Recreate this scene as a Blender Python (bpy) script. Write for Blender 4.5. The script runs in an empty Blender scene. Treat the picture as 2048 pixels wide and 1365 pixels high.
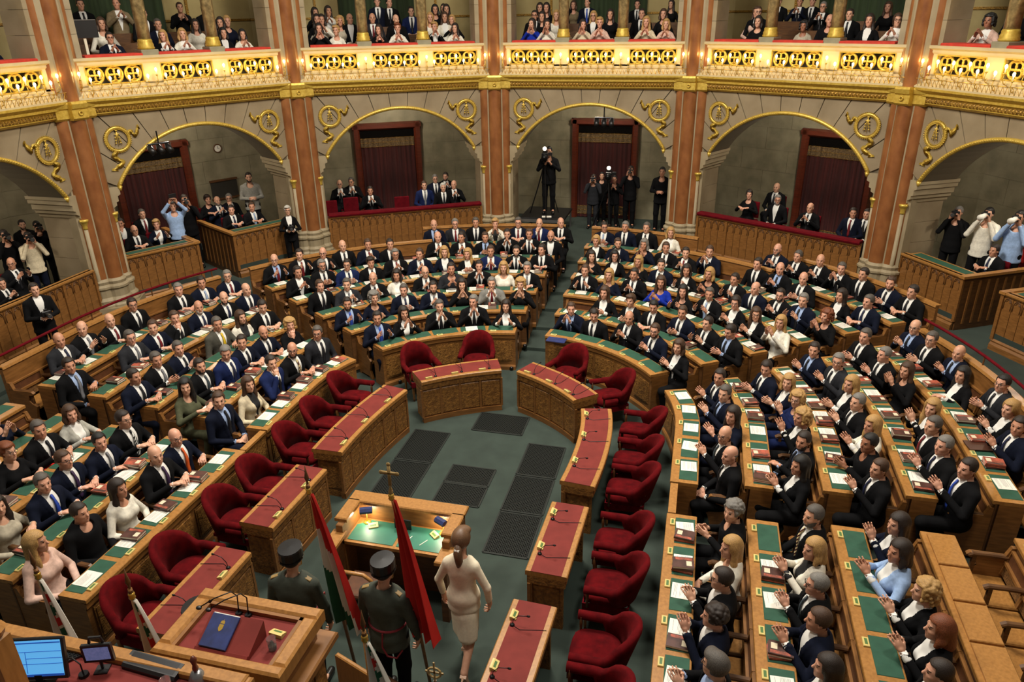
import bpy, math, random
import numpy as np
from mathutils import Vector, Matrix
random.seed(7); np.random.seed(7)
sc = bpy.context.scene
COL = sc.collection
pi = math.pi
# ------------------------------------------------------------ camera (image taken as 2048 x 1365)
CF, CX, CY, CZ, CYAW, CPIT, CROL = 1478.376, 2.7566, -9.6833, 6.0997, -0.252918, 0.418913, -0.016651
_F = np.array([math.sin(CYAW)*math.cos(CPIT), math.cos(CYAW)*math.cos(CPIT), -math.sin(CPIT)])
_R0 = np.array([math.cos(CYAW), -math.sin(CYAW), 0.0]); _U0 = np.cross(_R0, _F)
_R = _R0*math.cos(CROL)+_U0*math.sin(CROL); _U = -_R0*math.sin(CROL)+_U0*math.cos(CROL)
CAM = np.array([CX, CY, CZ])
cd = bpy.data.cameras.new('camera'); cam = bpy.data.objects.new('camera', cd); COL.objects.link(cam)
cd.sensor_width = 36.0; cd.lens = CF/2048*36.0; cd.clip_start = 0.05; cd.clip_end = 200
cam.matrix_world = Matrix(((_R[0], _U[0], -_F[0], CX), (_R[1], _U[1], -_F[1], CY), (_R[2], _U[2], -_F[2], CZ), (0, 0, 0, 1)))
sc.camera = cam
sc.view_settings.view_transform = 'Standard'; sc.view_settings.look = 'None'
sc.view_settings.gamma = 1.0; sc.view_settings.use_curve_mapping = False
sc.view_settings.exposure = 0.0
# ------------------------------------------------------------ world + hall lighting
w = bpy.data.worlds.new('hall_air'); sc.world = w; w.use_nodes = True
w.node_tree.nodes['Background'].inputs[0].default_value = (1.0, 0.90, 0.78, 1); w.node_tree.nodes['Background'].inputs[1].default_value = 0.15
def area(name, loc, size, energy, col, target=None, shape='DISK', spread=None):
    l = bpy.data.lights.new(name, 'AREA'); l.shape = shape; l.size = size; l.energy = energy; l.color = col
    if spread: l.spread = spread
    o = bpy.data.objects.new(name, l); COL.objects.link(o); o.location = loc
    d = Vector(target if target else (loc[0], loc[1], 0))-Vector(loc)
    o.rotation_euler = d.to_track_quat('-Z', 'Y').to_euler(); return o
area('chandelier_light', (0.0, 0.5, 11.5), 3.0, 1600, (1.0, 0.93, 0.81))
area('ceiling_light', (4.5, -4.5, 12.0), 1.6, 540, (1.0, 0.93, 0.82), (1, 1, 0))
area('ceiling_light', (-4.5, -4.5, 12.0), 1.6, 540, (1.0, 0.93, 0.82), (-1, 1, 0))
# ------------------------------------------------------------ pixel -> place
def ray(u, v): return _F+_R*(u-1024)/CF-_U*(v-682.5)/CF
def at(u, v, z):
    d = ray(u, v); return CAM+d*((z-CAM[2])/d[2])
def bayframe(ang):
    a = math.radians(ang); return np.array([math.sin(a), math.cos(a), 0.0]), np.array([math.cos(a), -math.sin(a), 0.0])
def atplane(u, v, ang, D):
    n, t = bayframe(ang); d = ray(u, v); return CAM+d*((D-CAM@n)/(d@n))
# ------------------------------------------------------------ materials
MATS = {}
def lin(c): return tuple((x/255/12.92 if x/255 <= .04045 else ((x/255+.055)/1.055)**2.4) for x in c)
def mat(name, rgb, rough=.5, metal=0.0, noise=0.0, scale=8.0, bump=0.0, bscale=60.0, stretch=None, emit=0.0, trans=0.0, coat=0.0, rgb2=None, sheen=0.0, detail=4.0, spec=None):
    m = bpy.data.materials.new(name); m.use_nodes = True; nt = m.node_tree; b = nt.nodes['Principled BSDF']
    c = lin(rgb); b.inputs['Base Color'].default_value = (*c, 1); b.inputs['Roughness'].default_value = rough; b.inputs['Metallic'].default_value = metal
    if emit: b.inputs['Emission Color'].default_value = (*c, 1); b.inputs['Emission Strength'].default_value = emit
    if trans: b.inputs['Transmission Weight'].default_value = trans
    if coat: b.inputs['Coat Weight'].default_value = coat; b.inputs['Coat Roughness'].default_value = .15
    if sheen: b.inputs['Sheen Weight'].default_value = sheen; b.inputs['Sheen Roughness'].default_value = .4; b.inputs['Sheen Tint'].default_value = (*[min(1, x*2.5+.02) for x in c], 1)
    if spec is not None: b.inputs['Specular IOR Level'].default_value = spec
    if noise or bump:
        tc = nt.nodes.new('ShaderNodeTexCoord'); mp = nt.nodes.new('ShaderNodeMapping'); nt.links.new(tc.outputs['Object'], mp.inputs['Vector'])
        if stretch: mp.inputs['Scale'].default_value = stretch
    if noise:
        n = nt.nodes.new('ShaderNodeTexNoise'); n.inputs['Scale'].default_value = scale; n.inputs['Detail'].default_value = detail
        nt.links.new(mp.outputs[0], n.inputs['Vector'])
        r = nt.nodes.new('ShaderNodeValToRGB'); lo = rgb2 and lin(rgb2) or tuple(x*(1-noise) for x in c); hi = c if rgb2 else tuple(min(1, x*(1+noise)) for x in c)
        r.color_ramp.elements[0].position = .32; r.color_ramp.elements[1].position = .68
        r.color_ramp.elements[0].color = (*lo, 1); r.color_ramp.elements[1].color = (*hi, 1)
        nt.links.new(n.outputs['Fac'], r.inputs[0]); nt.links.new(r.outputs[0], b.inputs['Base Color'])
    if bump:
        n2 = nt.nodes.new('ShaderNodeTexNoise'); n2.inputs['Scale'].default_value = bscale; nt.links.new(mp.outputs[0], n2.inputs['Vector'])
        bp = nt.nodes.new('ShaderNodeBump'); bp.inputs['Strength'].default_value = bump; bp.inputs['Distance'].default_value = .01
        nt.links.new(n2.outputs['Fac'], bp.inputs['Height']); nt.links.new(bp.outputs[0], b.inputs['Normal'])
    MATS[name] = m; return m
mat('oak', (140, 94, 47), .42, noise=.28, scale=5, stretch=(1, 1, 6), rgb2=(112, 73, 34), coat=.1)
mat('oak_top', (168, 118, 60), .4, noise=.2, scale=6, stretch=(6, 6, 1), rgb2=(146, 100, 48), coat=.1)
mat('oak_dark', (100, 65, 33), .45, noise=.3, scale=6, stretch=(1, 1, 5), rgb2=(76, 48, 24))
mat('oak_carved', (152, 106, 50), .45, noise=.4, scale=22, rgb2=(100, 64, 28), bump=.8, bscale=45)
mat('mahogany', (88, 36, 20), .35, noise=.25, scale=5, stretch=(1, 1, 6), coat=.2)
mat('brown_leather', (84, 50, 28), .42, noise=.2, scale=14)
mat('cane', (120, 82, 40), .55, noise=.5, scale=60, rgb2=(60, 38, 18))
mat('green_leather', (44, 80, 63), .7, noise=.12, scale=9, spec=.25)
mat('steno_green', (42, 104, 84), .5, noise=.1, scale=9)
mat('red_leather', (112, 43, 38), .75, noise=.12, scale=7, spec=.2)
mat('red_velvet', (94, 8, 13), .92, noise=.3, scale=9, rgb2=(66, 4, 8), sheen=.2, spec=.1)
mat('velvet_dark', (92, 10, 20), .9, noise=.2, scale=12, sheen=.1, spec=.1)
mat('ledge_velvet', (190, 52, 34), .8, noise=.15, scale=10)
mat('carpet', (46, 57, 50), .95, noise=.16, scale=3, bump=.15, bscale=300)
mat('grille_metal', (22, 24, 22), .55, metal=.3)
mat('grille_frame', (40, 43, 40), .6, spec=.2)
mat('stone', (146, 130, 103), .6, noise=.14, scale=2.2, rgb2=(128, 112, 86), bump=.06, bscale=30)
mat('stone_light', (158, 143, 114), .6, noise=.12, scale=2.5, rgb2=(140, 125, 97))
mat('stone_back', (146, 138, 112), .7, noise=.2, scale=2.4, rgb2=(116, 108, 84), bump=.05, bscale=20)
mat('stone_pale', (196, 180, 138), .6, noise=.1, scale=3, rgb2=(184, 166, 130))
mat('marble_red', (150, 97, 56), .28, noise=.3, scale=4.5, rgb2=(118, 70, 38), stretch=(1, 1, .6), coat=.3, detail=8)
mat('marble_grey', (158, 140, 100), .3, noise=.4, scale=14, rgb2=(104, 90, 62), coat=.2, detail=8)
mat('gold', (214, 184, 86), .38, metal=.4, noise=.15, scale=20, rgb2=(188, 154, 58))
mat('gold_carved', (176, 134, 50), .42, metal=.5, noise=.5, scale=40, rgb2=(96, 66, 20), bump=.9, bscale=60)
mat('brass', (206, 168, 78), .3, metal=.7)
mat('plate_yellow', (204, 184, 112), .45)
mat('plate_green', (80, 110, 60), .4)
mat('void_shade', (12, 10, 9), .95, spec=.05)  # near-black that paints in the shade of hollows
mat('stone_joint', (92, 82, 64), .8)
mat('dull_gold', (150, 122, 72), .6)
mat('panel_dark', (40, 36, 28), .8)
mat('curtain_red', (70, 16, 12), .85, noise=.35, scale=3, stretch=(6, 6, .3), rgb2=(40, 8, 8))
mat('curtain_green', (38, 52, 24), .85, noise=.3, scale=3, stretch=(6, 6, .3))
mat('curtain_trim', (118, 96, 58), .8, noise=.6, scale=30, rgb2=(56, 38, 24))
mat('paper', (226, 222, 210), .75, noise=.03, scale=10)
mat('ink', (120, 122, 128), .8)
mat('book_red', (186, 88, 66), .5, noise=.5, scale=24, rgb2=(90, 58, 46))
mat('book_brown', (72, 44, 38), .45, noise=.4, scale=12)
mat('book_pages', (214, 204, 186), .8)
mat('book_crest', (208, 196, 168), .7)
mat('folder_blue', (26, 40, 92), .6, noise=.3, scale=14)
mat('folder_red', (206, 30, 26), .5)
mat('folder_brown', (70, 40, 28), .5)
mat('black_plastic', (18, 18, 20), .4)
mat('black_metal', (24, 24, 26), .35, metal=.5)
mat('steel', (150, 150, 150), .3, metal=.8)
mat('screen_blue', (92, 178, 240), .4, emit=.75)
mat('screen_line', (30, 90, 190), .4, emit=.4)
mat('screen_photo', (110, 120, 170), .4, emit=.4, noise=.7, scale=40, rgb2=(30, 26, 40))
mat('glass', (235, 240, 240), .03, trans=.95)
mat('bulb', (255, 214, 130), .4, emit=42)
mat('lamp_glow', (255, 244, 220), .4, emit=2.5)
mat('candle', (236, 226, 200), .5)
mat('flag_red', (196, 34, 26), .7, noise=.12, scale=4); mat('flag_white', (214, 208, 196), .75, noise=.06, scale=4); mat('flag_green', (24, 84, 56), .75, noise=.1, scale=4)
mat('flag_gold', (170, 138, 70), .6)
mat('wall_gallery', (176, 158, 106), .7, noise=.12, scale=1.6, rgb2=(156, 136, 86))
mat('badge', (200, 60, 60), .5); mat('lanyard', (60, 80, 150), .6)
# ------------------------------------------------------------ mesh helpers
MESHC = {}
def meshdata(name, v, f, m=None, smooth=False, mi=None):
    me = bpy.data.meshes.new(name)
    if isinstance(v, np.ndarray): v = v.tolist()
    if isinstance(f, np.ndarray): f = f.tolist()
    me.from_pydata(v, [], f)
    for x in (m if isinstance(m, (list, tuple)) else [m]):
        me.materials.append(MATS[x] if isinstance(x, str) else x)
    if smooth: me.polygons.foreach_set('use_smooth', [True]*len(me.polygons))
    if mi is not None: me.polygons.foreach_set('material_index', list(mi))
    me.update(); return me
def inst(name, me, parent=None, loc=(0, 0, 0), rz=0.0, sc_=None, rot=None):
    o = bpy.data.objects.new(name, me); COL.objects.link(o); o.location = loc
    o.rotation_euler = rot if rot is not None else (0, 0, rz)
    if sc_ is not None: o.scale = (sc_,)*3 if not isinstance(sc_, (tuple, list)) else sc_
    if parent is not None: o.parent = parent
    return o
def empty(name, loc=(0, 0, 0), rz=0.0): 
    o = bpy.data.objects.new(name, None); COL.objects.link(o); o.location = loc; o.rotation_euler = (0, 0, rz); o.empty_display_size = .1; return o
LABELS = {}
def tag(o, label=None, cat=None, group=None, kind=None):
    if label: o['label'] = label
    if cat: o['category'] = cat
    if group: o['group'] = group
    if kind: o['kind'] = kind
    return o
def struct(o, label=None, cat=None): 
    o['kind'] = 'structure'
    if label: o['label'] = label
    return o
class MB:
    def __init__(s): s.v = []; s.f = []; s.mi = []; s.cur = 0
    def add(s, v, f):
        n = len(s.v); s.v += [tuple(float(c) for c in p) for p in v]; s.f += [tuple(i+n for i in q) for q in f]; s.mi += [s.cur]*len(f); return s
    def box(s, x0, x1, y0, y1, z0, z1, M=None):
        v = [(x0, y0, z0), (x1, y0, z0), (x1, y1, z0), (x0, y1, z0), (x0, y0, z1), (x1, y0, z1), (x1, y1, z1), (x0, y1, z1)]
        if M is not None: v = [tuple(M @ Vector(p)) for p in v]
        return s.add(v, [(0, 3, 2, 1), (4, 5, 6, 7), (0, 1, 5, 4), (1, 2, 6, 5), (2, 3, 7, 6), (3, 0, 4, 7)])
    def bbox(s, x0, x1, y0, y1, z0, z1, b=.01):   # box with chamfered top edges
        v = [(x0, y0, z0), (x1, y0, z0), (x1, y1, z0), (x0, y1, z0), (x0, y0, z1-b), (x1, y0, z1-b), (x1, y1, z1-b), (x0, y1, z1-b), (x0+b, y0+b, z1), (x1-b, y0+b, z1), (x1-b, y1-b, z1), (x0+b, y1-b, z1)]
        f = [(0, 3, 2, 1), (8, 9, 10, 11)]
        for i in range(4): j = (i+1) % 4; f += [(i, j, j+4, i+4), (i+4, j+4, j+8, i+8)]
        return s.add(v, f)
    def prism(s, poly, y0, y1, axis='y'):     # polygon in x,z extruded along y (or in x,y along z; or in y,z along x)
        n = len(poly)
        mk = {'y': lambda p, t: (p[0], t, p[1]), 'z': lambda p, t: (p[0], p[1], t), 'x': lambda p, t: (t, p[0], p[1])}[axis]
        v = [mk(p, y0) for p in poly]+[mk(p, y1) for p in poly]
        f = [tuple(range(n)), tuple(range(2*n-1, n-1, -1))]+[(i, i+n, (i+1) % n+n, (i+1) % n) for i in range(n)]
        return s.add(v, f)
    def sweep(s, path, prof, closed=False, up=(0, 0, 1), cap=True):   # prof: list of (a,b): a along side normal, b along up
        n = len(path); m = len(prof); up = Vector(up); P = [Vector(p) for p in path]; v = []; f = []
        for i in range(n):
            if closed: d = P[(i+1) % n]-P[i-1]
            else: d = P[min(i+1, n-1)]-P[max(i-1, 0)]
            d.normalize(); side = d.cross(up)
            if side.length < 1e-5: side = Vector((1, 0, 0))
            side.normalize(); u2 = side.cross(d)
            for a, b in prof: v.append(P[i]+side*a+u2*b)
        for i in range(n if closed else n-1):
            j = (i+1) % n
            for k in range(m): l = (k+1) % m; f.append((i*m+k, i*m+l, j*m+l, j*m+k))
        if not closed and cap: f += [tuple(range(m-1, -1, -1)), tuple(range((n-1)*m, n*m))]
        return s.add(v, f)
    def tube(s, path, r, seg=8, closed=False):
        rs = r if isinstance(r, (list, tuple)) else [r]*len(path)
        P = [Vector(p) for p in path]; n = len(P); v = []; f = []; pu = None
        for i in range(n):
            d = (P[(i+1) % n]-P[i-1]) if closed else (P[min(i+1, n-1)]-P[max(i-1, 0)]); d.normalize()
            if pu is None: pu = Vector((0, 0, 1)) if abs(d.z) < .9 else Vector((1, 0, 0))
            a = d.cross(pu); a.normalize(); b = a.cross(d); pu = b
            for k in range(seg): t = 2*pi*k/seg; v.append(P[i]+a*(rs[i]*math.cos(t))+b*(rs[i]*math.sin(t)))
        for i in range(n if closed else n-1):
            j = (i+1) % n
            for k in range(seg): l = (k+1) % seg; f.append((i*seg+k, i*seg+l, j*seg+l, j*seg+k))
        if not closed: f += [tuple(range(seg-1, -1, -1)), tuple(range((n-1)*seg, n*seg))]
        return s.add(v, f)
    def lathe(s, prof, seg=16, c=(0, 0, 0), cap=True):   # prof (r,z)
        v = []; f = []; m = len(prof)
        for k in range(seg):
            t = 2*pi*k/seg
            for r, z in prof: v.append((c[0]+r*math.cos(t), c[1]+r*math.sin(t), c[2]+z))
        for k in range(seg):
            l = (k+1) % seg
            for i in range(m-1): f.append((k*m+i, l*m+i, l*m+i+1, k*m+i+1))
        if cap: f += [tuple(k*m for k in range(seg-1, -1, -1)), tuple(k*m+m-1 for k in range(seg))]
        return s.add(v, f)
    def torus(s, c, R, r, plane='xz', seg=20, rs=6, sq=1.0):
        pth = []
        for k in range(seg):
            t = 2*pi*k/seg; a, b = R*math.cos(t), R*math.sin(t)*sq
            pth.append((c[0]+a, c[1], c[2]+b) if plane == 'xz' else (c[0]+a, c[1]+b, c[2]))
        return s.tube(pth, r, rs, True)
    def ell(s, c, r, seg=10, rings=6):
        prof = [(max(1e-4, math.sin(pi*i/rings)), -math.cos(pi*i/rings)) for i in range(rings+1)]
        v = []; f = []; m = len(prof)
        for k in range(seg):
            t = 2*pi*k/seg
            for q, z in prof: v.append((c[0]+r[0]*q*math.cos(t), c[1]+r[1]*q*math.sin(t), c[2]+r[2]*z))
        for k in range(seg):
            l = (k+1) % seg
            for i in range(m-1): f.append((k*m+i, l*m+i, l*m+i+1, k*m+i+1))
        return s.add(v, f)
    def data(s, name, m, smooth=False): return meshdata(name, s.v, s.f, m, smooth, s.mi if isinstance(m, (list, tuple)) else None)
    def build(s, name, m, parent=None, loc=(0, 0, 0), rz=0.0, smooth=False, rot=None): return inst(name, s.data(name, m, smooth), parent, loc, rz, rot=rot)
ORD = ['zeroth', 'first', 'second', 'third', 'fourth', 'fifth', 'sixth', 'seventh', 'eighth', 'ninth', 'tenth', 'eleventh', 'twelfth', 'thirteenth', 'fourteenth']
# ============================================================ setting: floors
ZT = .07                                   # rise of each bench tier
OC = (0.0, -.45)
def rho(k): return 2.78+.88*k
def hpt(r, u):                             # horseshoe curve: u in degrees on the arc, beyond +-90 down the straight legs (.05 m a unit)
    rs = r+.12 if u < 0 else r-.04
    if abs(u) <= 90:
        a = math.radians(u); wgt = min(1, abs(u)/70.0); rx = r+(rs-r)*wgt
        return Vector((rx*math.sin(a), OC[1]+r*math.cos(a), 0)), Vector((math.sin(a), math.cos(a), 0))
    s = 1 if u > 0 else -1
    return Vector((s*rs, OC[1]-(abs(u)-90)*.05, 0)), Vector((s, 0, 0))
US = [-90-20*i for i in range(10, 0, -1)]+list(range(-90, 91, 5))+[90+20*i for i in range(1, 11)]
floor = struct(MB().add([(-14, -14, 0), (14, -14, 0), (14, 14, 0), (-14, 14, 0)], [(0, 1, 2, 3)]).build('floor', 'carpet'))
floor['label'] = 'dark green carpet covering the chamber floor'
for k in range(1, 7):
    mb = MB(); v = []; f = []
    for u in US:
        p, n = hpt(rho(k)+(.0 if k < 6 else .1), u); q = hpt(rho(k+1)+.1, u)[0] if k < 6 else (p+n*7.5)
        z = ZT*k; v += [(p.x, p.y, z-ZT-.005), (p.x, p.y, z), (q.x, q.y, z)]
    for i in range(len(US)-1):
        a, b = i*3, i*3+3; f += [(a, b, b+1, a+1), (a+1, b+1, b+2, a+2)]
    struct(mb.add(v, f).build('floor', 'carpet'))
ZB = ZT*6                                  # level of the ambulatory
DW, HC, DBK = 8.983, 2.407, 12.1
ARC_R, ARC_Z, ARC_X = 2.12, 1.88, 1.82
BAYS = [-90, -60, -30, 0, 30, 60, 90]
BN = {-90: 'far left', -60: 'left', -30: 'left-centre', 0: 'centre', 30: 'right-centre', 60: 'right', 90: 'far right'}
COLA = [-105, -75, -45, -15, 15, 45, 75, 105]
def bayrz(a): return -math.radians(a)
def bayloc(a, D=DW): n, t = bayframe(a); return (n[0]*D, n[1]*D, 0)
def arcpt(phi, r=ARC_R): return (r*math.sin(phi), ARC_Z+r*math.cos(phi))
PH = math.asin(ARC_X/ARC_R)
# ---- shared meshes
def m_wreath():
    mb = MB(); n = 40
    mb.torus((0, 0, 0), .225, .034, 'xz', 28, 8)
    for k in range(n):                     # overlapping leaves round the ring
        t = 2*pi*k/n
        for s in (-1, 1):
            c = Vector(((.225+s*.024)*math.cos(t), -.02, (.225+s*.024)*math.sin(t))); d = Vector((-math.sin(t), 0, math.cos(t))); o = Vector((math.cos(t)*s, -.6, math.sin(t)*s))
            a = c-d*.028; b = c+d*.03+o*.012; e = o.cross(d)*.012
            mb.add([a, c+o*.014+e, b, c+o*.014-e], [(0, 1, 2), (0, 2, 3), (0, 3, 1), (1, 3, 2)])
    return mb.data('wreath', 'gold', True)
def m_ribbon(kind):
    mb = MB(); pts = []
    for i in range(17):
        t = i/16
        if kind == 'v': pts.append((.06*math.sin(t*8)+.03*t, -.012-.016*math.sin(t*12), -.36*t))
        else: pts.append((.30*t, -.012-.016*math.sin(t*12), .06*math.sin(t*8)+.08*t))
    P = [Vector(p) for p in pts]; v = []; f = []
    for i, p in enumerate(P):
        d = (P[min(i+1, 16)]-P[max(i-1, 0)]).normalized(); s = d.cross(Vector((0, 1, 0))).normalized(); wd = .042*(.6+.5*abs(math.sin(i*.9)))*(1.2 if i in (15, 16) else 1)
        v += [p-s*wd, p+s*wd+Vector((0, -.012, 0)), p+s*wd*.2+Vector((0, .014, 0))]
    for i in range(16): a = i*3; f += [(a, a+1, a+4, a+3), (a+1, a+2, a+5, a+4), (a+2, a, a+3, a+5)]
    mb.add(v, f); return mb.data('ribbon', 'gold', True)
def m_sprig():
    mb = MB()
    for s in (-1, 1):
        mb.tube([(0, -.01, .16), (s*.02, -.02, .06), (s*.06, -.02, -.10)], .008, 6)
        for z in (.1, .04, -.02, -.07): mb.ell((s*(.03+.02*(.1-z)*8*.5), -.02, z), (.022, .01, .012), 8, 4)
    mb.tube([(0, -.01, .19), (0, -.02, -.12)], .008, 6); mb.ell((0, -.02, .17), (.03, .014, .016), 8, 4)
    return mb.data('sprig', 'gold', True)
ME_W, ME_RV, ME_RH, ME_SP = m_wreath(), m_ribbon('v'), m_ribbon('h'), m_sprig()
def m_quatrefoil():
    mb = MB(); mb.torus((0, 0, 0), .152, .022, 'xz', 24, 6)
    for k in range(4):
        t = pi/4+k*pi/2; mb.torus((.078*math.cos(t), -.004, .078*math.sin(t)), .064, .017, 'xz', 14, 6)
    mb.ell((0, -.01, 0), (.028, .016, .028), 10, 6)
    for k in range(4):
        t = k*pi/2; mb.ell((.115*math.cos(t), -.006, .115*math.sin(t)), (.016, .01, .016), 8, 4)
    return mb.data('quatrefoil', 'gold', True)
ME_Q = m_quatrefoil()
ME_BULB = MB().ell((0, 0, 0), (.022, .022, .036), 10, 6).data('bulb', 'bulb', True)
ME_CANDLE = MB().lathe([(.012, -.10), (.012, -.03)], 8).data('candle', 'candle', True)
def m_bracket(): 
    mb = MB(); mb.tube([(0, .10, -.30), (0, .02, -.27), (0, -.02, -.20), (0, 0, -.12)], .007, 6); mb.lathe([(.004, -.125), (.022, -.115), (.026, -.10), (.010, -.095)], 8)
    mb.torus((0, .03, -.24), .03, .005, 'xz', 10, 4); return mb.data('bracket', 'gold', True)
ME_BRK = m_bracket()
def stone_polys():
    X, Z = 2.20, 4.38; N = 11; out = []; es = [(-PH+2*PH*i/N) for i in range(N+1)]
    def outer(phi):
        s, c = math.sin(phi), math.cos(phi); ts = []
        if abs(s) > 1e-6: ts.append(X/abs(s))
        if c > 1e-6: ts.append((Z-ARC_Z)/c)
        t = min(ts); return (t*s, ARC_Z+t*c)
    cz = math.atan2(X, Z-ARC_Z)
    for i in range(N):
        a, b = es[i], es[i+1]; g = .0034; a2, b2 = a+g, b-g
        p = [arcpt(a2+(b2-a2)*k/5, ARC_R+.045) for k in range(6)][::-1]
        q = [outer(a2)]
        for cr in (-cz, cz):
            if a2 < cr < b2: q.append((math.copysign(X, cr), Z))
        q.append(outer(b2)); out.append(q+p)
    return out
STP = stone_polys()
def m_tracery(wd, ht):
    mb = MB(); h = wd/2; r = h*1.1; zt = ht
    for s in (-1, 1):
        pts = [(s*h*(1-t)**.6 if False else s*h*math.cos(t*pi/2*.98), -.012, zt-r*1.1+r*1.05*math.sin(t*pi/2)) for t in [i/6 for i in range(7)]]
        mb.tube([(s*h, -.012, zt-r*1.9)]+pts, .010, 6)
        mb.tube([(s*h*.95, -.012, zt-r*.5), (s*h*.45, -.012, zt-r*.62), (s*h*.1, -.012, zt-r*.2)], .008, 6)
    return mb.data('tracery', 'oak_dark', True)
ME_TR = m_tracery(.20, .0)
def wood_front(root, x0, x1, z0, z1, y, groups, per, velvet=False, rzx=None):
    """panelled oak front in the frame of root, facing -y"""
    L = x1-x0; gw = L/groups
    MB().box(x0, x1, y+.015, y+.06, z0, z1).build('backing', 'oak_dark', root)
    MB().prism([(y-.05, z0), (y-.05, z0+.10), (y-.02, z0+.14), (y-.03, z0+.17), (y+.0, z0+.2), (y+.03, z0+.2), (y+.03, z0)], x0, x1, 'x').build('base_moulding', 'oak', root)
    MB().prism([(y+.08, z1-.06), (y-.02, z1-.06), (y-.04, z1-.03), (y-.04, z1), (y+.12, z1), (y+.12, z1-.06)], x0, x1, 'x').build('top_rail', 'oak_top', root)
    if velvet: MB().prism([(y+.16, z1), (y-.06, z1-.01), (y-.075, z1+.03), (y-.05, z1+.06), (y+.14, z1+.06), (y+.16, z1+.04)], x0, x1, 'x').build('velvet_rail', 'velvet_dark', root)
    ms = MB().box(-.03, .03, -.02, .02, 0, z1-z0-.22).data('stile', 'oak'); pw = gw/per
    mp = MB().bbox(-pw/2+.006, pw/2-.006, -.008, .01, .0, z1-z0-.26, .004).data('panel', 'oak')
    for g in range(groups+1): inst('stile', ms, root, (x0+g*gw, y-.005, z0+.18))
    for g in range(groups):
        for k in range(per):
            x = x0+gw*g+.03+(gw-.06)*(k+.5)/per; p = inst('panel', mp, root, (x, y+.01, z0+.19)); p.scale = ((gw-.06)/gw, 1, 1)
            t = inst('tracery', ME_TR, p, (0, -.0, z1-z0-.27)); t.scale = (pw/.26, 1, 1)
lampn = 0
for a in BAYS:
    loc, rz = bayloc(a), bayrz(a); nm = BN[a]
    # ---- arcade wall with its stones
    out = [(-2.45, 2.5), (-2.45, 4.40), (2.45, 4.40), (2.45, 2.5), (2.05, 2.5), (2.05, 2.9)]+[arcpt(PH-2*PH*i/24) for i in range(25)]+[(-2.05, 2.9), (-2.05, 2.5)]
    wl = MB().prism(out, .03, .85).build('wall_arcade', 'stone_joint', None, loc, rz); struct(wl, 'stone arcade wall over the %s arch' % nm)
    for p in STP: MB().prism(p, -.008, .035).build('stone_block', 'stone', wl)
    for s in (-1, 1):
        xa, xb = (2.05, 2.40)
        for c in range(5):
            z0 = .42+.42*c; x0, x1 = (xa, xb) if s > 0 else (-xb, -xa); MB().box(x0, x1, .02, .9, z0+.003, z0+.417).build('stone_block', 'stone', wl)
        for z0, z1 in ((2.95, 3.30),): 
            pass
        imp = [(2.42, 2.5), (2.05, 2.5), (2.02, 2.53), (2.02, 2.58), (1.95, 2.62), (1.95, 2.68), (1.90, 2.70), (1.90, 2.80), (1.84, 2.83), (1.84, 2.90), (1.81, 2.92), (1.81, 2.985), (2.42, 2.985)]
        imp = [(s*x, z) for x, z in imp]; MB().prism(imp, -.03, .95).build('impost', 'stone_light', wl)
        if a != 0 or True:
            sd = MB(); sd.tube([(s*arcpt(PH)[0], -.03, arcpt(PH)[1]+.02), (s*arcpt(PH)[0], -.035, arcpt(PH)[1]-.07)], [.05, .015], 8); sd.build('arch_drop', 'gold', wl, smooth=True)
        # colonnette with gilt capital
        c = MB().lathe([(.075, 1.0), (.075, 1.05), (.055, 1.09), (.06, 1.13), (.045, 1.18), (.042, 2.32)], 12, (s*2.06, -.05, 0)).build('colonnette', 'stone_light', wl, smooth=True)
        MB().lathe([(.045, 2.30), (.05, 2.33), (.045, 2.36), (.075, 2.45), (.085, 2.46), (.085, 2.50)], 12, (s*2.06, -.05, 0)).build('gilt_capital', 'gold', c, smooth=True)
        # wreath with sprig and ribbons
        wr = inst('wreath', ME_W, wl, (s*1.66, -.025, 3.90)); inst('sprig', ME_SP, wr, (0, 0, 0)); 
        r1 = inst('ribbon', ME_RV, wr, (s*.06, 0, -.24)); r1.scale = (s*1.3, 1, 1); r2 = inst('ribbon', ME_RH, wr, (-s*.2, 0, .06)); r2.scale = (-s*.85, 1, 1)
    mb = MB(); mb.tube([(arcpt(-PH+2*PH*i/40, ARC_R+.02)[0], -.02, arcpt(-PH+2*PH*i/40, ARC_R+.02)[1]) for i in range(41)], .042, 8)
    for i in range(90):
        t = -PH+2*PH*(i+.5)/90; x, z = arcpt(t, ARC_R+.02); mb.ell((x, -.052, z), (.018, .016, .018), 6, 4)
    mb.build('arch_moulding', 'gold', wl, smooth=True)
    # ---- cornice
    co = MB().prism([(.1, 4.38), (-.05, 4.38), (-.10, 4.42), (-.10, 4.53), (-.15, 4.555), (-.15, 4.60), (-.20, 4.64), (-.22, 4.66), (-.22, 4.70), (.1, 4.70)], -2.33, 2.33, 'x').build('cornice', 'gold', None, loc, rz)
    struct(co, 'gilded cornice above the %s arch' % nm)
    fr = MB()
    for i in range(64):
        x = -2.28+4.56*(i+.5)/64; fr.add([(x-.034, -.10, 4.435), (x+.034, -.10, 4.435), (x+.034, -.10, 4.52), (x-.034, -.10, 4.52), (x, -.125, 4.478), (x-.02, -.12, 4.505), (x+.02, -.12, 4.45)], [(0, 1, 6), (1, 4, 6), (1, 2, 4), (2, 5, 4), (2, 3, 5), (3, 4, 5), (3, 0, 4), (0, 6, 4)])
    fr.build('frieze', 'gold_carved', co)
    MB().prism([(.1, 4.70), (-.20, 4.70), (-.20, 4.73), (-.12, 4.77), (-.09, 4.82), (-.09, 4.90), (.1, 4.90)], -2.33, 2.33, 'x').build('lip', 'stone_pale', co)
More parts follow.
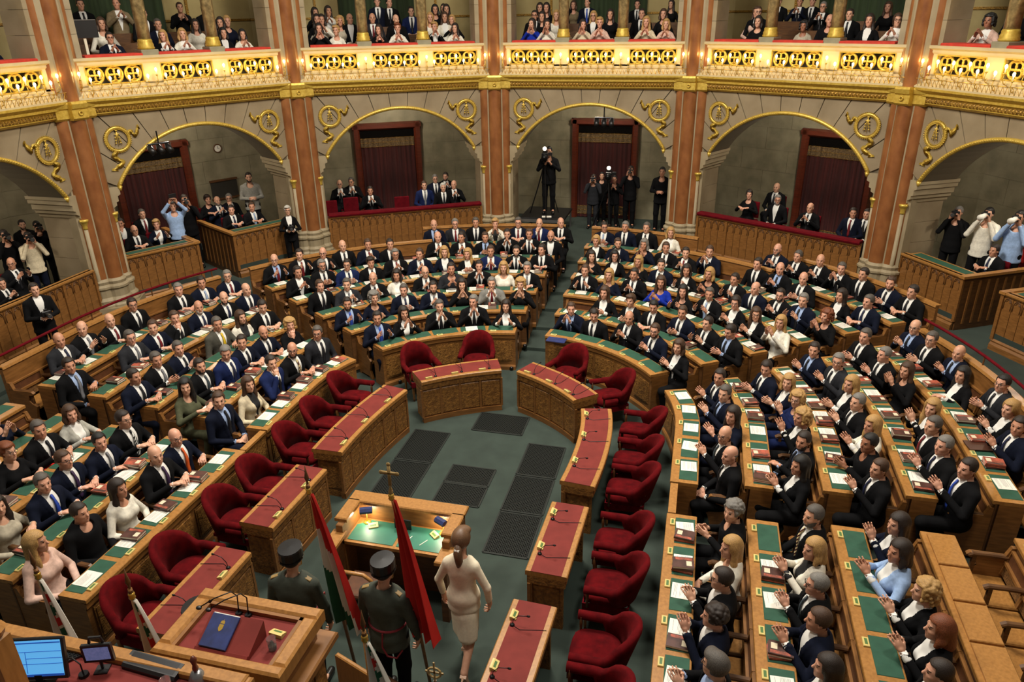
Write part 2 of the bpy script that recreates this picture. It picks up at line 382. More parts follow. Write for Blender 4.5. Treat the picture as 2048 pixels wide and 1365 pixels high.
    # ---- balustrade
    ba = empty('balustrade', loc, rz); tag(ba, 'gilded quatrefoil gallery balustrade with red ledge above the %s arch' % nm, 'balustrade')
    MB().box(-2.2, 2.2, .10, .14, 4.88, 5.40).build('backing', 'panel_dark', ba)
    PX = [(-1.97, -.90), (-.54, .54), (.90, 1.97)]; xs = [-2.33]+[x for p in PX for x in p]+[2.33]
    for i in range(0, 8, 2): MB().bbox(xs[i], xs[i+1], -.05, .12, 4.90, 5.30, .003).build('stone_post', 'stone_pale', ba)
    MB().prism([(.14, 5.28), (-.05, 5.28), (-.07, 5.31), (-.07, 5.35), (-.11, 5.38), (-.11, 5.43), (.3, 5.43), (.3, 5.28)], -2.33, 2.33, 'x').build('top_rail', 'stone_pale', ba)
    MB().box(-2.33, 2.33, -.05, .12, 4.88, 4.935).build('bottom_rail', 'stone_pale', ba)
    for (x0, x1) in PX:
        for k in range(3): inst('quatrefoil', ME_Q, ba, (x0+(x1-x0)*(k+.5)/3, .02, 5.105))
        fm = MB(); 
        for z in (4.945, 5.27): fm.box(x0, x1, -.055, -.03, z-.012, z+.012)
        for x in (x0, x1): fm.box(x-.012, x+.012, -.055, -.03, 4.945, 5.27)
        fm.build('gilt_frame', 'gold', ba)
    for (x0, x1) in ((-1.92, -.86), (-.54, .54), (.86, 1.92)): MB().bbox(x0, x1, -.09, .30, 5.43, 5.475, .012).build('velvet_ledge', 'ledge_velvet', ba)
    ra = MB(); pts = []
    for i in range(49): ra.tube([(-2.16+.09*i, -.20, 4.735), (-2.16+.09*i+.045, -.215, 4.86), (-2.16+.09*(i+1), -.20, 4.735)], .006, 4)
    ra.tube([(-2.2, -.215, 4.86), (2.25, -.215, 4.86)], .006, 4); ra.build('lamp_rail', 'brass', ba)
    for i in range(-12, 13):
        x = i*.178; up = (i % 2 == 0); z = 5.165 if up else 5.055
        l = empty('candle_lamp', tuple(np.array(loc)+bayframe(a)[1]*x-bayframe(a)[0]*.20+np.array([0, 0, z])), rz)
        tag(l, '%s %s candle lamp from the left on the balustrade over the %s arch' % (ORD[((i+12)//2+1)], 'upper' if up else 'lower', nm), 'lamp', 'candle lamps over the %s arch' % nm)
        inst('bulb', ME_BULB, l); inst('candle', ME_CANDLE, l); inst('bracket', ME_BRK, l)
    # ---- gallery columns and piers
    for s in (-1, 1):
        gc = empty('gallery_column', tuple(np.array(loc)+bayframe(a)[1]*(s*.70)+bayframe(a)[0]*.10+np.array([0, 0, 5.43])), rz)
        tag(gc, 'grey marble gallery column with gilt base, %s of the %s bay' % ('right' if s > 0 else 'left', nm), 'column')
        MB().bbox(-.17, .17, -.17, .17, 0, .10, .01).build('plinth', 'stone_back', gc)
        MB().lathe([(.155, .10), (.165, .13), (.15, .16), (.155, .19), (.135, .23), (.14, .26), (.125, .29)], 16).build('gilt_base', 'gold', gc, smooth=True)
        MB().lathe([(.122, .28), (.118, 1.5), (.11, 2.6)], 18).build('shaft', 'marble_grey', gc, smooth=True)
        pr = empty('gallery_pier', loc, rz); struct(pr, None)
        x0, x1 = (1.95, 2.36) if s > 0 else (-2.36, -1.95)
        for c in range(6): MB().box(x0, x1, -.02, .5, 5.43+.42*c+.003, 5.43+.42*(c+1)-.003).build('stone_block', 'stone_light', pr)
    # ---- back walls
    hb = DBK*math.tan(pi/12)
    bw = MB().box(-hb, hb, 0, .2, 0, 4.6).build('wall_back', 'stone_back', None, bayloc(a, DBK), rz); struct(bw, 'grey stone back wall behind the %s arch' % nm)
    for r in range(7):
        n = 5
        for c in range(n+ (r % 2)):
            w = 2*hb/n; x0 = max(-hb, -hb+w*(c-.5*(r % 2))); x1 = min(hb, -hb+w*(c+1-.5*(r % 2)))
            MB().box(x0+.003, x1-.003, -.012, .01, .42+.56*r+.003, .42+.56*(r+1)-.003).build('stone_slab', 'stone_back', bw)
    gw = MB().box(-hb, hb, 0, .2, 4.6, 8.2).build('wall_gallery', 'wall_gallery', None, bayloc(a, DBK), rz); struct(gw, 'ochre back wall of the gallery in the %s bay' % nm)
    for x in (-1.6, 1.6): MB().box(x-.03, x+.03, -.05, 0, 4.8, 8.2).build('gilt_pilaster', 'gold_carved', gw)
    MB().box(-hb, hb, -.03, 0, 6.0, 6.05).build('dado_rail', 'gold_carved', gw)
    cu = MB(); v = []; f = []
    for i in range(41):
        x = -1.0+2.0*i/40; y = -.08-.03*math.sin(i*1.3); v += [(x, y, 4.75), (x, y, 8.0)]
    for i in range(40): f.append((2*i, 2*i+2, 2*i+3, 2*i+1))
    cu.add(v, f).build('curtain', 'curtain_green', gw, smooth=True)
    # ---- doors with curtains
    if a in (-60, -30, 0, 30, 60):
        d = empty('door_%d' % (BAYS.index(a)), bayloc(a, DBK-.06), rz); struct(d, 'mahogany doorway with dark red curtain behind the %s arch' % nm)
        hw, zt = .97, 3.30
        for s in (-1, 1): MB().prism([(s*hw, 0), (s*(hw-.04), -.10), (s*(hw-.15), -.10), (s*(hw-.20), -.02), (s*(hw-.20), .04), (s*hw, .04)] if s > 0 else [(s*hw, .04), (s*(hw-.20), .04), (s*(hw-.20), -.02), (s*(hw-.15), -.10), (s*(hw-.04), -.10), (s*hw, 0)], ZB, zt, 'z').build('jamb', 'mahogany', d)
        MB().prism([(.04, zt-.2), (-.02, zt-.2), (-.10, zt-.15), (-.10, zt-.04), (0, zt), (.04, zt)], -hw, hw, 'x').build('lintel', 'mahogany', d)
        MB().box(-hw+.2, hw-.2, .02, .04, ZB, zt-.2).build('opening_shade', 'void_shade', d)  # black sheet before the wall, painting the dark interior behind the curtain
        v = []; f = []; n = 72
        for i in range(n+1):
            x = -hw+.21+(2*hw-.42)*i/n; y = -.01+.022*math.sin(i*.95)+.008*math.sin(i*2.3); v += [(x, y, ZB+.02), (x, y, zt-.42)]
        for i in range(n): f.append((2*i, 2*i+2, 2*i+3, 2*i+1))
        cur = MB().add(v, f).build('curtain', 'curtain_red', d, smooth=True)
        for z0, z1 in ((zt-.66, zt-.42), (ZB+.12, ZB+.36)):
            v = []; f = []
            for i in range(n+1):
                x = -hw+.21+(2*hw-.42)*i/n; y = -.02+.022*math.sin(i*.95)+.008*math.sin(i*2.3); v += [(x, y, z0), (x, y, z1)]
            for i in range(n): f.append((2*i, 2*i+2, 2*i+3, 2*i+1))
            MB().add(v, f).build('trim_band', 'curtain_trim', cur, smooth=True)
            for z in (z0, (z0+z1)/2, z1): MB().tube([(v[2*i][0], v[2*i][1]-.006, z) for i in range(0, n+1, 2)], .007, 4).build('gilt_braid', 'gold_carved', cur)
# ---- gallery slab and loge floors
v = []; f = []
A12 = [math.radians(x) for x in range(-120, 121, 30)]
for t in A12:
    for r, z in ((9.35, 4.56), (9.35, 4.70), (12.7, 4.70), (12.7, 4.56)): v.append((r*math.sin(t+pi/12), r*math.cos(t+pi/12), z))
for i in range(len(A12)-1):
    a, b = i*4, i*4+4; f += [(a+j, b+j, b+(j+1) % 4, a+(j+1) % 4) for j in range(4)]
gs = MB().add(v, f).build('floor_gallery', 'oak_dark'); struct(gs, 'gallery floor carried on the arcade')
# ---- column clusters
for i, a in enumerate(COLA):
    n, t = bayframe(a); R = 9.3
    c = empty('marble_column', (n[0]*R, n[1]*R, 0), bayrz(a))
    tag(c, 'red marble column cluster between the %s and %s arches' % (BN.get(a-15, 'outer left'), BN.get(a+15, 'outer right')), 'column')
    for (x, y, r) in ((0, -.16, .165), (-.222, -.05, .152), (.222, -.05, .152)):
        MB().lathe([(r, 1.24), (r, 4.40)], 20, (x, y, 0), cap=False).build('shaft', 'marble_red', c, smooth=True)
        MB().lathe([(r*.98, 4.68), (r*.96, 8.1)], 20, (x, y+.03, 0), cap=False).build('shaft', 'marble_red', c, smooth=True)
        b = MB().lathe([(r+.13, .42), (r+.13, .70), (r+.10, .74), (r+.11, .80), (r+.06, .86), (r+.06, 1.02), (r+.09, 1.05), (r+.09, 1.09), (r+.04, 1.13), (r+.055, 1.19), (r+.005, 1.24)], 16, (x, y, 0)).build('base', 'stone_light', c, smooth=False)
    MB().prism([(-.62, .3), (-.62, -.10), (-.40, -.28), (-.22, -.46), (.22, -.46), (.40, -.28), (.62, -.10), (.62, .3)], .30, .66, 'z').build('plinth', 'stone_light', c)
    MB().prism([(-.42, .35), (-.42, -.06), (-.18, -.2), (.18, -.2), (.42, -.06), (.42, .35)], .6, 8.0, 'z').build('core', 'stone_light', c)
    for (x, y, hw) in ((0, -.17, .15), (-.25, -.04, .14), (.25, -.04, .14)):
        MB().prism([(y+.22, 4.36), (y-.16, 4.36), (y-.20, 4.40), (y-.19, 4.56), (y-.22, 4.58), (y-.24, 4.66), (y-.22, 4.70), (y+.22, 4.70)], x-hw, x+hw, 'x').build('gilt_capital', 'gold', c)
    MB().torus((0, -.385, 4.49), .035, .012, 'xz', 10, 5).build('rosette', 'gold', c, smooth=True)
# ---- loge fronts
for a in (-30, 30, -90, 90):
    r = empty('loge_parapet', bayloc(a), bayrz(a)); tag(r, 'panelled oak loge front with %s rail under the %s arch' % ('dark red velvet' if abs(a) == 30 else 'plain', BN[a]), 'parapet')
    wood_front(r, -1.95, 1.95, ZB, 1.50, -.06, 5, 4, abs(a) == 30)
    fl = MB().box(-1.95, 1.95, .0, 2.9, ZB, .72).build('floor_loge', 'carpet', None, bayloc(a), bayrz(a)); struct(fl)
for a, s in ((-60, -1), (60, 1)):
    for (x0, x1, which) in ((-2.0, -.45, 'outer' if s < 0 else 'inner'), (.42, 2.0, 'inner' if s < 0 else 'outer')):
        r = empty('loge_box', bayloc(a), bayrz(a)); tag(r, 'panelled oak press box, %s one of the pair under the %s arch' % (which, BN[a]), 'box')
        wood_front(r, x0, x1, ZB, 1.50, .10, 2, 4)
        xe = x1 if x0 < -1 else x0; sgn = 1 if x0 < -1 else -1
        sd = inst('side_wall', MB().data('none', 'oak'), r) if False else None
        MB().box(xe-.03, xe+.03, .12, 1.9, ZB, 1.46).build('side_wall', 'oak_dark', r)
        MB().box(xe-.06, xe+.06, .05, 1.9, 1.46, 1.51).build('side_rail', 'oak_top', r)
        m = MB().box(-.012, .012, -.02, .02, 0, .85).data('side_slat', 'oak')
        for k in range(8): inst('side_slat', m, r, (xe+sgn*.035, .28+.2*k, ZB+.12))
        MB().box(x0+.05, x1-.05, .16, .52, 1.44, 1.485).build('desk_top', 'oak_top', r)
        MB().box(x0+.12, x1-.12, .18, .46, 1.485, 1.492).build('leather_pad', 'green_leather', r)
        fl = MB().box(x0, x1, .10, 2.6, ZB, .72).build('floor_loge', 'carpet', None, bayloc(a), bayrz(a)); struct(fl)
# ---- clock and framed board in the left bay
c = empty('wall_clock', tuple(atplane(435, 297, -60, DBK-.03)), bayrz(-60)); tag(c, 'small round clock on the grey wall behind the left arch', 'clock')
MB().torus((0, 0, 0), .10, .016, 'xz', 24, 6).build('rim', 'oak_dark', c, smooth=True); mb = MB(); mb.prism([(.095*math.cos(2*pi*k/24), .095*math.sin(2*pi*k/24)) for k in range(24)], -.005, .01); mb.build('face', 'paper', c)
MB().box(-.004, .004, -.012, -.006, 0, .07).box(0, .05, -.012, -.006, -.004, .004).build('hands', 'black_plastic', c)
p = empty('framed_board', tuple(atplane(450, 378, -60, DBK-.05)), bayrz(-60)); tag(p, 'dark framed board leaning on the wall behind the left arch', 'board')
MB().box(-.36, .36, 0, .03, -.24, .24).build('board', 'panel_dark', p)
for z in (-.24, .24): MB().box(-.38, .38, -.02, .04, z-.025, z+.025).build('frame', 'oak_dark', p)
# ---- stage light rigs hanging at two arch crowns
for (u, v, a, nm) in ((318, 292, -60, 'left'), (1208, 240, 0, 'centre')):
    q = empty('stage_light_rig', tuple(atplane(u, v, a, DW-.14)), bayrz(a)); tag(q, 'black stage spotlights hanging in the crown of the %s arch' % nm, 'spotlight')
    MB().tube([(0, 0, .30), (0, 0, .02)], .015, 6).tube([(-.22, 0, .05), (.22, 0, .05)], .018, 6).build('bar', 'black_metal', q)
    for k, x in enumerate((-.18, 0, .18)):
        MB().tube([(x, .05, .0), (x, -.02, -.06), (x+.02, -.10, -.12)], [.05, .06, .065], 10).build('lamp_head', 'black_plastic', q, smooth=True)
        MB().tube([(x-.06, 0, -.05), (x-.06, 0, .05), (x+.06, 0, .05), (x+.06, 0, -.05)], .008, 5).build('yoke', 'steel', q)

# ---- unseen fill globes added to brighten the ambulatory, one to a bay
for a in BAYS:
    n, t = bayframe(a); g = empty('fill_globe', tuple(n*10.55+np.array([0, 0, 4.10]))); tag(g, 'unseen fill globe added to light the ambulatory behind the %s arch' % BN[a], 'lamp')
    MB().ell((0, 0, 0), (.11, .11, .11), 14, 8).build('globe', 'lamp_glow', g, smooth=True); MB().tube([(0, 0, .1), (0, 0, .46)], .012, 6).build('stem', 'brass', g)
    l = bpy.data.lights.new('fill_light', 'POINT'); l.energy = 120; l.color = (1, .90, .74); l.shadow_soft_size = .13; lo = bpy.data.objects.new('fill_light', l); COL.objects.link(lo); lo.parent = g; lo.location = (0, 0, -.14)
# ============================================================ benches
def deg(x): return math.degrees(x)
def A(k): return deg(math.asin(.27/rho(k)))
def Cn(k): return deg(math.asin(.28/rho(k)))
BL = {'CL': 'left-centre benches', 'CR': 'right-centre benches', 'LU': 'left side benches', 'LL': 'left near benches', 'RU': 'right side benches', 'RL': 'right near benches'}
ROWS = []                                   # (block, k, u0, u1, seats, back rail range)
for k in range(5): ROWS.append(('CL', k, -61.5+A(k), -Cn(k), (-61.5+A(k), -26) if k == 4 else None))
ROWS.append(('CL', 5, -27, -Cn(5), (-27, -Cn(5))))
for k in range(5): ROWS.append(('CR', k, Cn(k), 61.5-A(k), (20.5, 37) if k == 4 else None))
ROWS.append(('CR', 5, Cn(5), 20.5, (Cn(5), 20.5))); ROWS.append(('CR', 6, 38, 61.5-A(5), (38, 61.5-A(5))))
for k in range(5): ROWS.append(('LU', k, -117, -61.5-A(k), (-117, -61.5-A(k)) if k == 4 else None))
for k in range(5): ROWS.append(('LL', k, -185, -128, (-185, -128) if k == 4 else None))
for k in range(5): ROWS.append(('RU', k, 61.5+A(k), 117, (61.5+A(k), 117) if k == 4 else None))
for k in range(5): ROWS.append(('RL', k, 130, 213, (130, 213) if k == 4 else None))
ME_PAD = MB().bbox(-.235, .235, .075, .292, 0, .006, .004).data('leather_pad', 'green_leather')
ME_FLAP = MB().bbox(-.25, .25, .02, .295, 0, .03, .008).data('desk_flap', 'oak_top')
ME_PLATE = MB().bbox(-.055, .055, .015, .07, 0, .018, .004).data('name_plate', 'plate_yellow')
ME_PLG = MB().box(-.035, .035, .03, .055, .018, .0195).data('name_strip', 'plate_green')
ME_SEAT = MB().bbox(-.25, .25, .44, .83, .31, .35, .012).data('seat', 'oak_top')
def m_back():
    mb = MB()
    mb.add([(-.235, .83, .56), (.235, .83, .56), (.235, .855, .70), (-.235, .855, .70), (-.235, .85, .56), (.235, .85, .56), (.235, .875, .70), (-.235, .875, .70)], [(0, 1, 2, 3), (7, 6, 5, 4), (0, 4, 5, 1), (3, 2, 6, 7), (0, 3, 7, 4), (1, 5, 6, 2)]); return mb.data('backrest', 'brown_leather')
ME_BACK = m_back()
ME_CANE = MB().add([(-.235, .802, .40), (.235, .802, .40), (.235, .832, .54), (-.235, .832, .54), (-.235, .815, .40), (.235, .815, .40), (.235, .845, .54), (-.235, .845, .54)], [(0, 1, 2, 3), (7, 6, 5, 4), (0, 4, 5, 1), (3, 2, 6, 7), (0, 3, 7, 4), (1, 5, 6, 2)]).data('cane_panel', 'cane')
def m_bframe():
    mb = MB()
    for x in (-.25, .25): mb.add([(x-.014, .785, .39), (x+.014, .785, .39), (x+.014, .84, .70), (x-.014, .84, .70), (x-.014, .84, .39), (x+.014, .84, .39), (x+.014, .878, .70), (x-.014, .878, .70)], [(0, 1, 2, 3), (7, 6, 5, 4), (0, 4, 5, 1), (3, 2, 6, 7), (0, 3, 7, 4), (1, 5, 6, 2)])
    mb.box(-.25, .25, .80, .83, .53, .565); mb.box(-.25, .25, .835, .87, .68, .705); return mb.data('backrest_frame', 'oak')
ME_BFR = m_bframe()
def m_arm():
    mb = MB(); mb.sweep([(0, .84, .60), (0, .66, .605), (0, .50, .60), (0, .46, .575)], [(-.026, -.018), (.026, -.018), (.03, .006), (.018, .02), (-.018, .02), (-.03, .006)], up=(0, 0, 1)); mb.box(-.02, .02, .50, .54, .38, .59); return mb.data('armrest', 'oak_dark')
ME_ARM = m_arm()
def m_end():
    poly = [(.43, 0), (.50, 0), (.52, .04), (.80, .04), (.80, 0), (.89, 0), (.89, .73), (.84, .73), (.80, .615), (.47, .615), (.44, .585), (.47, .555), (.53, .55), (.56, .46), (.50, .40), (.44, .36), (.46, .31), (.50, .16)]
    return MB().prism(poly, -.025, .025, 'x').data('bench_end', 'oak')
ME_BEND = m_end()
ME_DEND = MB().box(-.03, .03, .02, .30, 0, .715).data('desk_end', 'oak')
def m_dpan(): 
    mb = MB(); mb.box(-.22, .22, -.004, .004, .17, .60); mb.box(-.20, .20, -.010, .0, .20, .57); return mb.data('front_panel', 'oak_carved')
ME_DPAN = m_dpan()
SEATS = {}
def seatframe(u): 
    n = hpt(1, u)[1]; return -math.atan2(n.x, n.y)
for (blk, k, u0, u1, rail) in ROWS:
    kk = 5 if k == 6 else k; z = ZT*kk; r = rho(kk)
    us = np.linspace(u0, u1, 160); P = np.array([tuple(hpt(r+.6, u)[0]) for u in us]); L = np.r_[0, np.cumsum(np.linalg.norm(np.diff(P, axis=0), axis=1))]
    n = max(2, int(round((L[-1]-.08)/.54))); w = (L[-1]-.08)/n
    uc = [float(np.interp(.04+w*(i+.5), L, us)) for i in range(n)]; ue = [float(np.interp(.04+w*i, L, us)) for i in range(n+1)]
    mid = hpt(r, (u0+u1)/2)[0]; root = empty('bench_row', (mid.x, mid.y, z))
    rown = ['front', 'second', 'third', 'fourth', 'fifth', 'rearmost', 'rearmost outer'][k]
    tag(root, 'oak bench row with green desk pads, %s row of the %s' % (rown, BL[blk]), 'bench', 'oak bench rows')
    ns = max(6, int(abs(u1-u0)/2.5)) if abs(u0) < 91 and abs(u1) < 91 else max(10, int(abs(u1-u0)/2.5))
    pus = sorted(set(list(np.linspace(u0, u1, ns))+[x for x in (-90, 90) if u0 < x < u1]))
    pth = [tuple(hpt(r, u)[0]-mid) for u in pus]
    MB().sweep(pth, [(.03, .715), (-.31, .715), (-.31, .755), (-.30, .76), (.025, .76), (.03, .752)]).build('desk_top', 'oak_top', root)
    MB().sweep(pth, [(.0, .0), (-.04, .0), (-.04, .72), (.0, .72)]).build('desk_front', 'oak' if k == 0 else 'oak_dark', root)
    MB().sweep(pth, [(.025, .0), (.0, .0), (.0, .10), (.01, .10), (.025, .07)]).build('plinth', 'oak', root)
    if k == 0: MB().sweep(pth, [(.018, .64), (.0, .64), (.0, .70), (.018, .70)]).build('fascia', 'oak', root)
    for e, u in ((0, u0), (1, u1)):
        p, nn = hpt(r, u); rz = seatframe(u); tt = Vector((math.cos(rz), math.sin(rz), 0)); sg = 1 if e == 0 else -1
        inst('desk_end', ME_DEND, root, tuple(p-mid+tt*(.03*sg)), rz); inst('bench_end', ME_BEND, root, tuple(p-mid+tt*(.03*sg)), rz)
    S = []
    for i, u in enumerate(uc):
        p, nn = hpt(r, u); rz = seatframe(u); loc = p-mid; straight = abs(u) > 90
        wd = w if straight else w*(r+.2)/(r+.6)
        plain = (blk == 'RL' and k == 3)
        pd = inst('desk_flap' if plain else 'leather_pad', ME_FLAP if plain else ME_PAD, root, (loc.x, loc.y, .76), rz); pd.scale = (wd/.53, 1, 1)
        if not plain: pl = inst('name_plate', ME_PLATE, root, (loc.x-math.cos(rz)*wd*.25, loc.y-math.sin(rz)*wd*.25, .76), rz); inst('name_strip', ME_PLG, pl)
        for nmx, me in (('seat', ME_SEAT), ('backrest', ME_BACK), ('backrest_frame', ME_BFR), ('cane_panel', ME_CANE)):
            o = inst(nmx, me, root, (loc.x, loc.y, 0), rz); o.scale = (w/.53, 1, 1)
        if k == 0:
            o = inst('front_panel', ME_DPAN, root, (loc.x-nn.x*.006, loc.y-nn.y*.006, 0), rz); o.scale = (wd/.5*.98, 1, 1)
        S.append((p+Vector((0, 0, z)), nn, rz, u))
    for u in ue: p, nn = hpt(r, u); inst('armrest', ME_ARM, root, tuple(p-mid), seatframe(u))
    SEATS[(blk, k)] = S
    if rail:
        ru = sorted(set(list(np.linspace(rail[0], rail[1], 24))+[x for x in (-90, 90) if rail[0] < x < rail[1]]))
        pr = [tuple(hpt(r, u)[0]-mid) for u in ru]
        MB().sweep(pr, [(-.88, .0), (-.94, .0), (-.94, .98), (-.88, .98)]).build('back_panel', 'oak', root)
        MB().sweep(pr, [(-.86, .96), (-1.0, .96), (-1.0, .99), (-.98, 1.0), (-.87, 1.0)]).build('back_rail', 'oak_top', root)
        if blk in ('LU', 'RU'):
            rr = empty('rope_rail', (mid.x, mid.y, z+1.0)); tag(rr, 'dark red velvet barrier rail along the back of the %s' % BL[blk], 'rail')
            pr2 = [tuple(hpt(r+.97, u)[0]-mid+Vector((0, 0, .14))) for u in ru]; MB().tube(pr2, .022, 6).build('velvet_rope', 'velvet_dark', rr, smooth=True)
            for u in np.linspace(rail[0]+1, rail[1]-1, 6): q = hpt(r+.97, u)[0]-mid; MB().tube([(q.x, q.y, 0), (q.x, q.y, .14)], .012, 6).build('post', 'oak_dark', rr)
# gate panels of the mid aisles along the front row line
for s, nm in ((-1, 'left'), (1, 'right')):
    ua, ub = (-127.5, -117.5) if s < 0 else (117.5, 129.5); pth = [tuple(hpt(rho(0), u)[0]) for u in (ua, ub)]; m0 = Vector(pth[0])
    g = empty('aisle_gate', pth[0]); tag(g, 'low oak gate closing the %s side aisle in the front row' % nm, 'gate')
    pp = [tuple(Vector(p)-m0) for p in pth]; MB().sweep(pp, [(0, 0), (-.04, 0), (-.04, .72), (0, .72)]).build('panel', 'oak_carved', g); MB().sweep(pp, [(.02, .72), (-.07, .72), (-.07, .755), (.02, .755)]).build('rail', 'oak_top', g)
# ============================================================ papers and books on the desks
def m_paper(w, h, seed):
    rnd = random.Random(seed); mb = MB(); mb.box(-w/2, w/2, -h/2, h/2, 0, .003); mb.cur = 1
    y = h/2-.02
    while y > -h/2+.02:
        if rnd.random() < .8: x1 = w/2-.012-rnd.random()*w*.35; mb.add([(-w/2+.012, y-.003, .0034), (x1, y-.003, .0034), (x1, y, .0034), (-w/2+.012, y, .0034)], [(0, 1, 2, 3)])
        y -= .012
    return mb.data('document', ['paper', 'ink'])
ME_PAPER = [m_paper(.23, .205, i) for i in range(3)]
def m_book(t, cover):
    mb = MB(); w, h = .16, .215; mb.box(-w/2+.003, w/2-.003, -h/2+.003, h/2-.003, .002, t-.002); mb.cur = 1
    mb.box(-w/2, w/2, -h/2, h/2, 0, .002); mb.box(-w/2, w/2, -h/2, h/2, t-.002, t); mb.box(-w/2, -w/2+.002, -h/2, h/2, 0, t); mb.cur = 2
    mb.box(-.02, .05, .03, .085, t, t+.0006); mb.cur = 3; mb.box(-.07, -.035, -.08, .09, t, t+.0006)
    return mb.data('book', ['book_pages', cover, 'book_crest', 'book_red' if cover == 'book_brown' else 'book_brown'])
ME_BOOK = [m_book(.022, 'book_red'), m_book(.026, 'book_brown'), m_book(.018, 'book_brown')]
rnd = random.Random(11)
dens = {'CL': (.2, .35), 'CR': (.45, .5), 'LU': (.6, .4), 'LL': (.6, .45), 'RU': (.9, .72), 'RL': (.75, .7)}
npap = nbook = 0
for (blk, k, u0, u1, rail) in ROWS:
    S = SEATS[(blk, k)]; pd, bd = dens[blk]
    if blk in ('CL', 'CR') and k == 0: pd, bd = .25, .0
    if blk == 'RL' and k >= 2: pd, bd = 0, 0
    if blk == 'RU' and k == 0: bd = .0
    if blk in ('LU', 'LL') and k == 0: pd, bd = .95, .35
    if blk == 'RU' and k >= 1: bd = .85
    if blk in ('CL', 'CR') and k >= 2: pd, bd = .75, .4
    rown = ['front', 'second', 'third', 'fourth', 'fifth', 'rearmost', 'rearmost outer'][k]
    for i, (p, nn, rz, u) in enumerate(S):
        where = 'seat %s, %s row, %s' % (ORD[min(i+1, 14)] if i < 14 else 'last', rown, BL[blk])
        c = p+nn*.185; zt = p.z+.766; tt = Vector((math.cos(rz), math.sin(rz), 0))
        if rnd.random() < pd:
            o = inst('document', rnd.choice(ME_PAPER), None, tuple(c+tt*rnd.uniform(-.09, .05)+Vector((0, 0, zt-p.z+0))), rz+rnd.uniform(-.12, .12)); o.location.z = zt+.001
            o.scale = (.95, .95, 1); tag(o, 'white printed sheet on the desk at '+where, 'paper', 'papers on the desks'); npap += 1
        if rnd.random() < bd:
            h = zt+.005; m = rnd.choice((1, 2, 2, 3)); cc = c+tt*rnd.uniform(.08, .14)
            for q in range(m):
                me = rnd.choice(ME_BOOK); o = inst('book', me, None, (cc.x, cc.y, h), rz+rnd.choice((0, pi))+rnd.uniform(-.15, .15))
                tag(o, '%s book on the desk at %s' % (('only', 'lower', 'upper', 'lowest', 'middle', 'topmost')[{1: 0, 2: 1, 3: 3}[m]+q], where), 'book', 'books on the desks'); nbook += 1
                h += {ME_BOOK[0].name: .023, ME_BOOK[1].name: .027, ME_BOOK[2].name: .019}[me.name]
def flat(name, m, u, v, z, w, h, rz, label, cat, t=.004):
    p = at(u, v, z); o = MB().box(-w/2, w/2, -h/2, h/2, 0, t).build(name, m, None, (p[0], p[1], z), rz); tag(o, label, cat); return o
flat('folder', 'folder_blue', 1113, 681, .775, .34, .2, -.1, 'blue folder on the first front desk right of the centre aisle', 'folder', .012)
flat('folder', 'folder_red', 100, 940, .85, .2, .28, .3, 'bright red folder on a near left desk beside a man with purple tie', 'folder', .01)
flat('folder', 'folder_brown', 1958, 893, 1.06, .30, .22, 0.1, 'brown leather folder on a right side desk in the upper row', 'folder', .012)
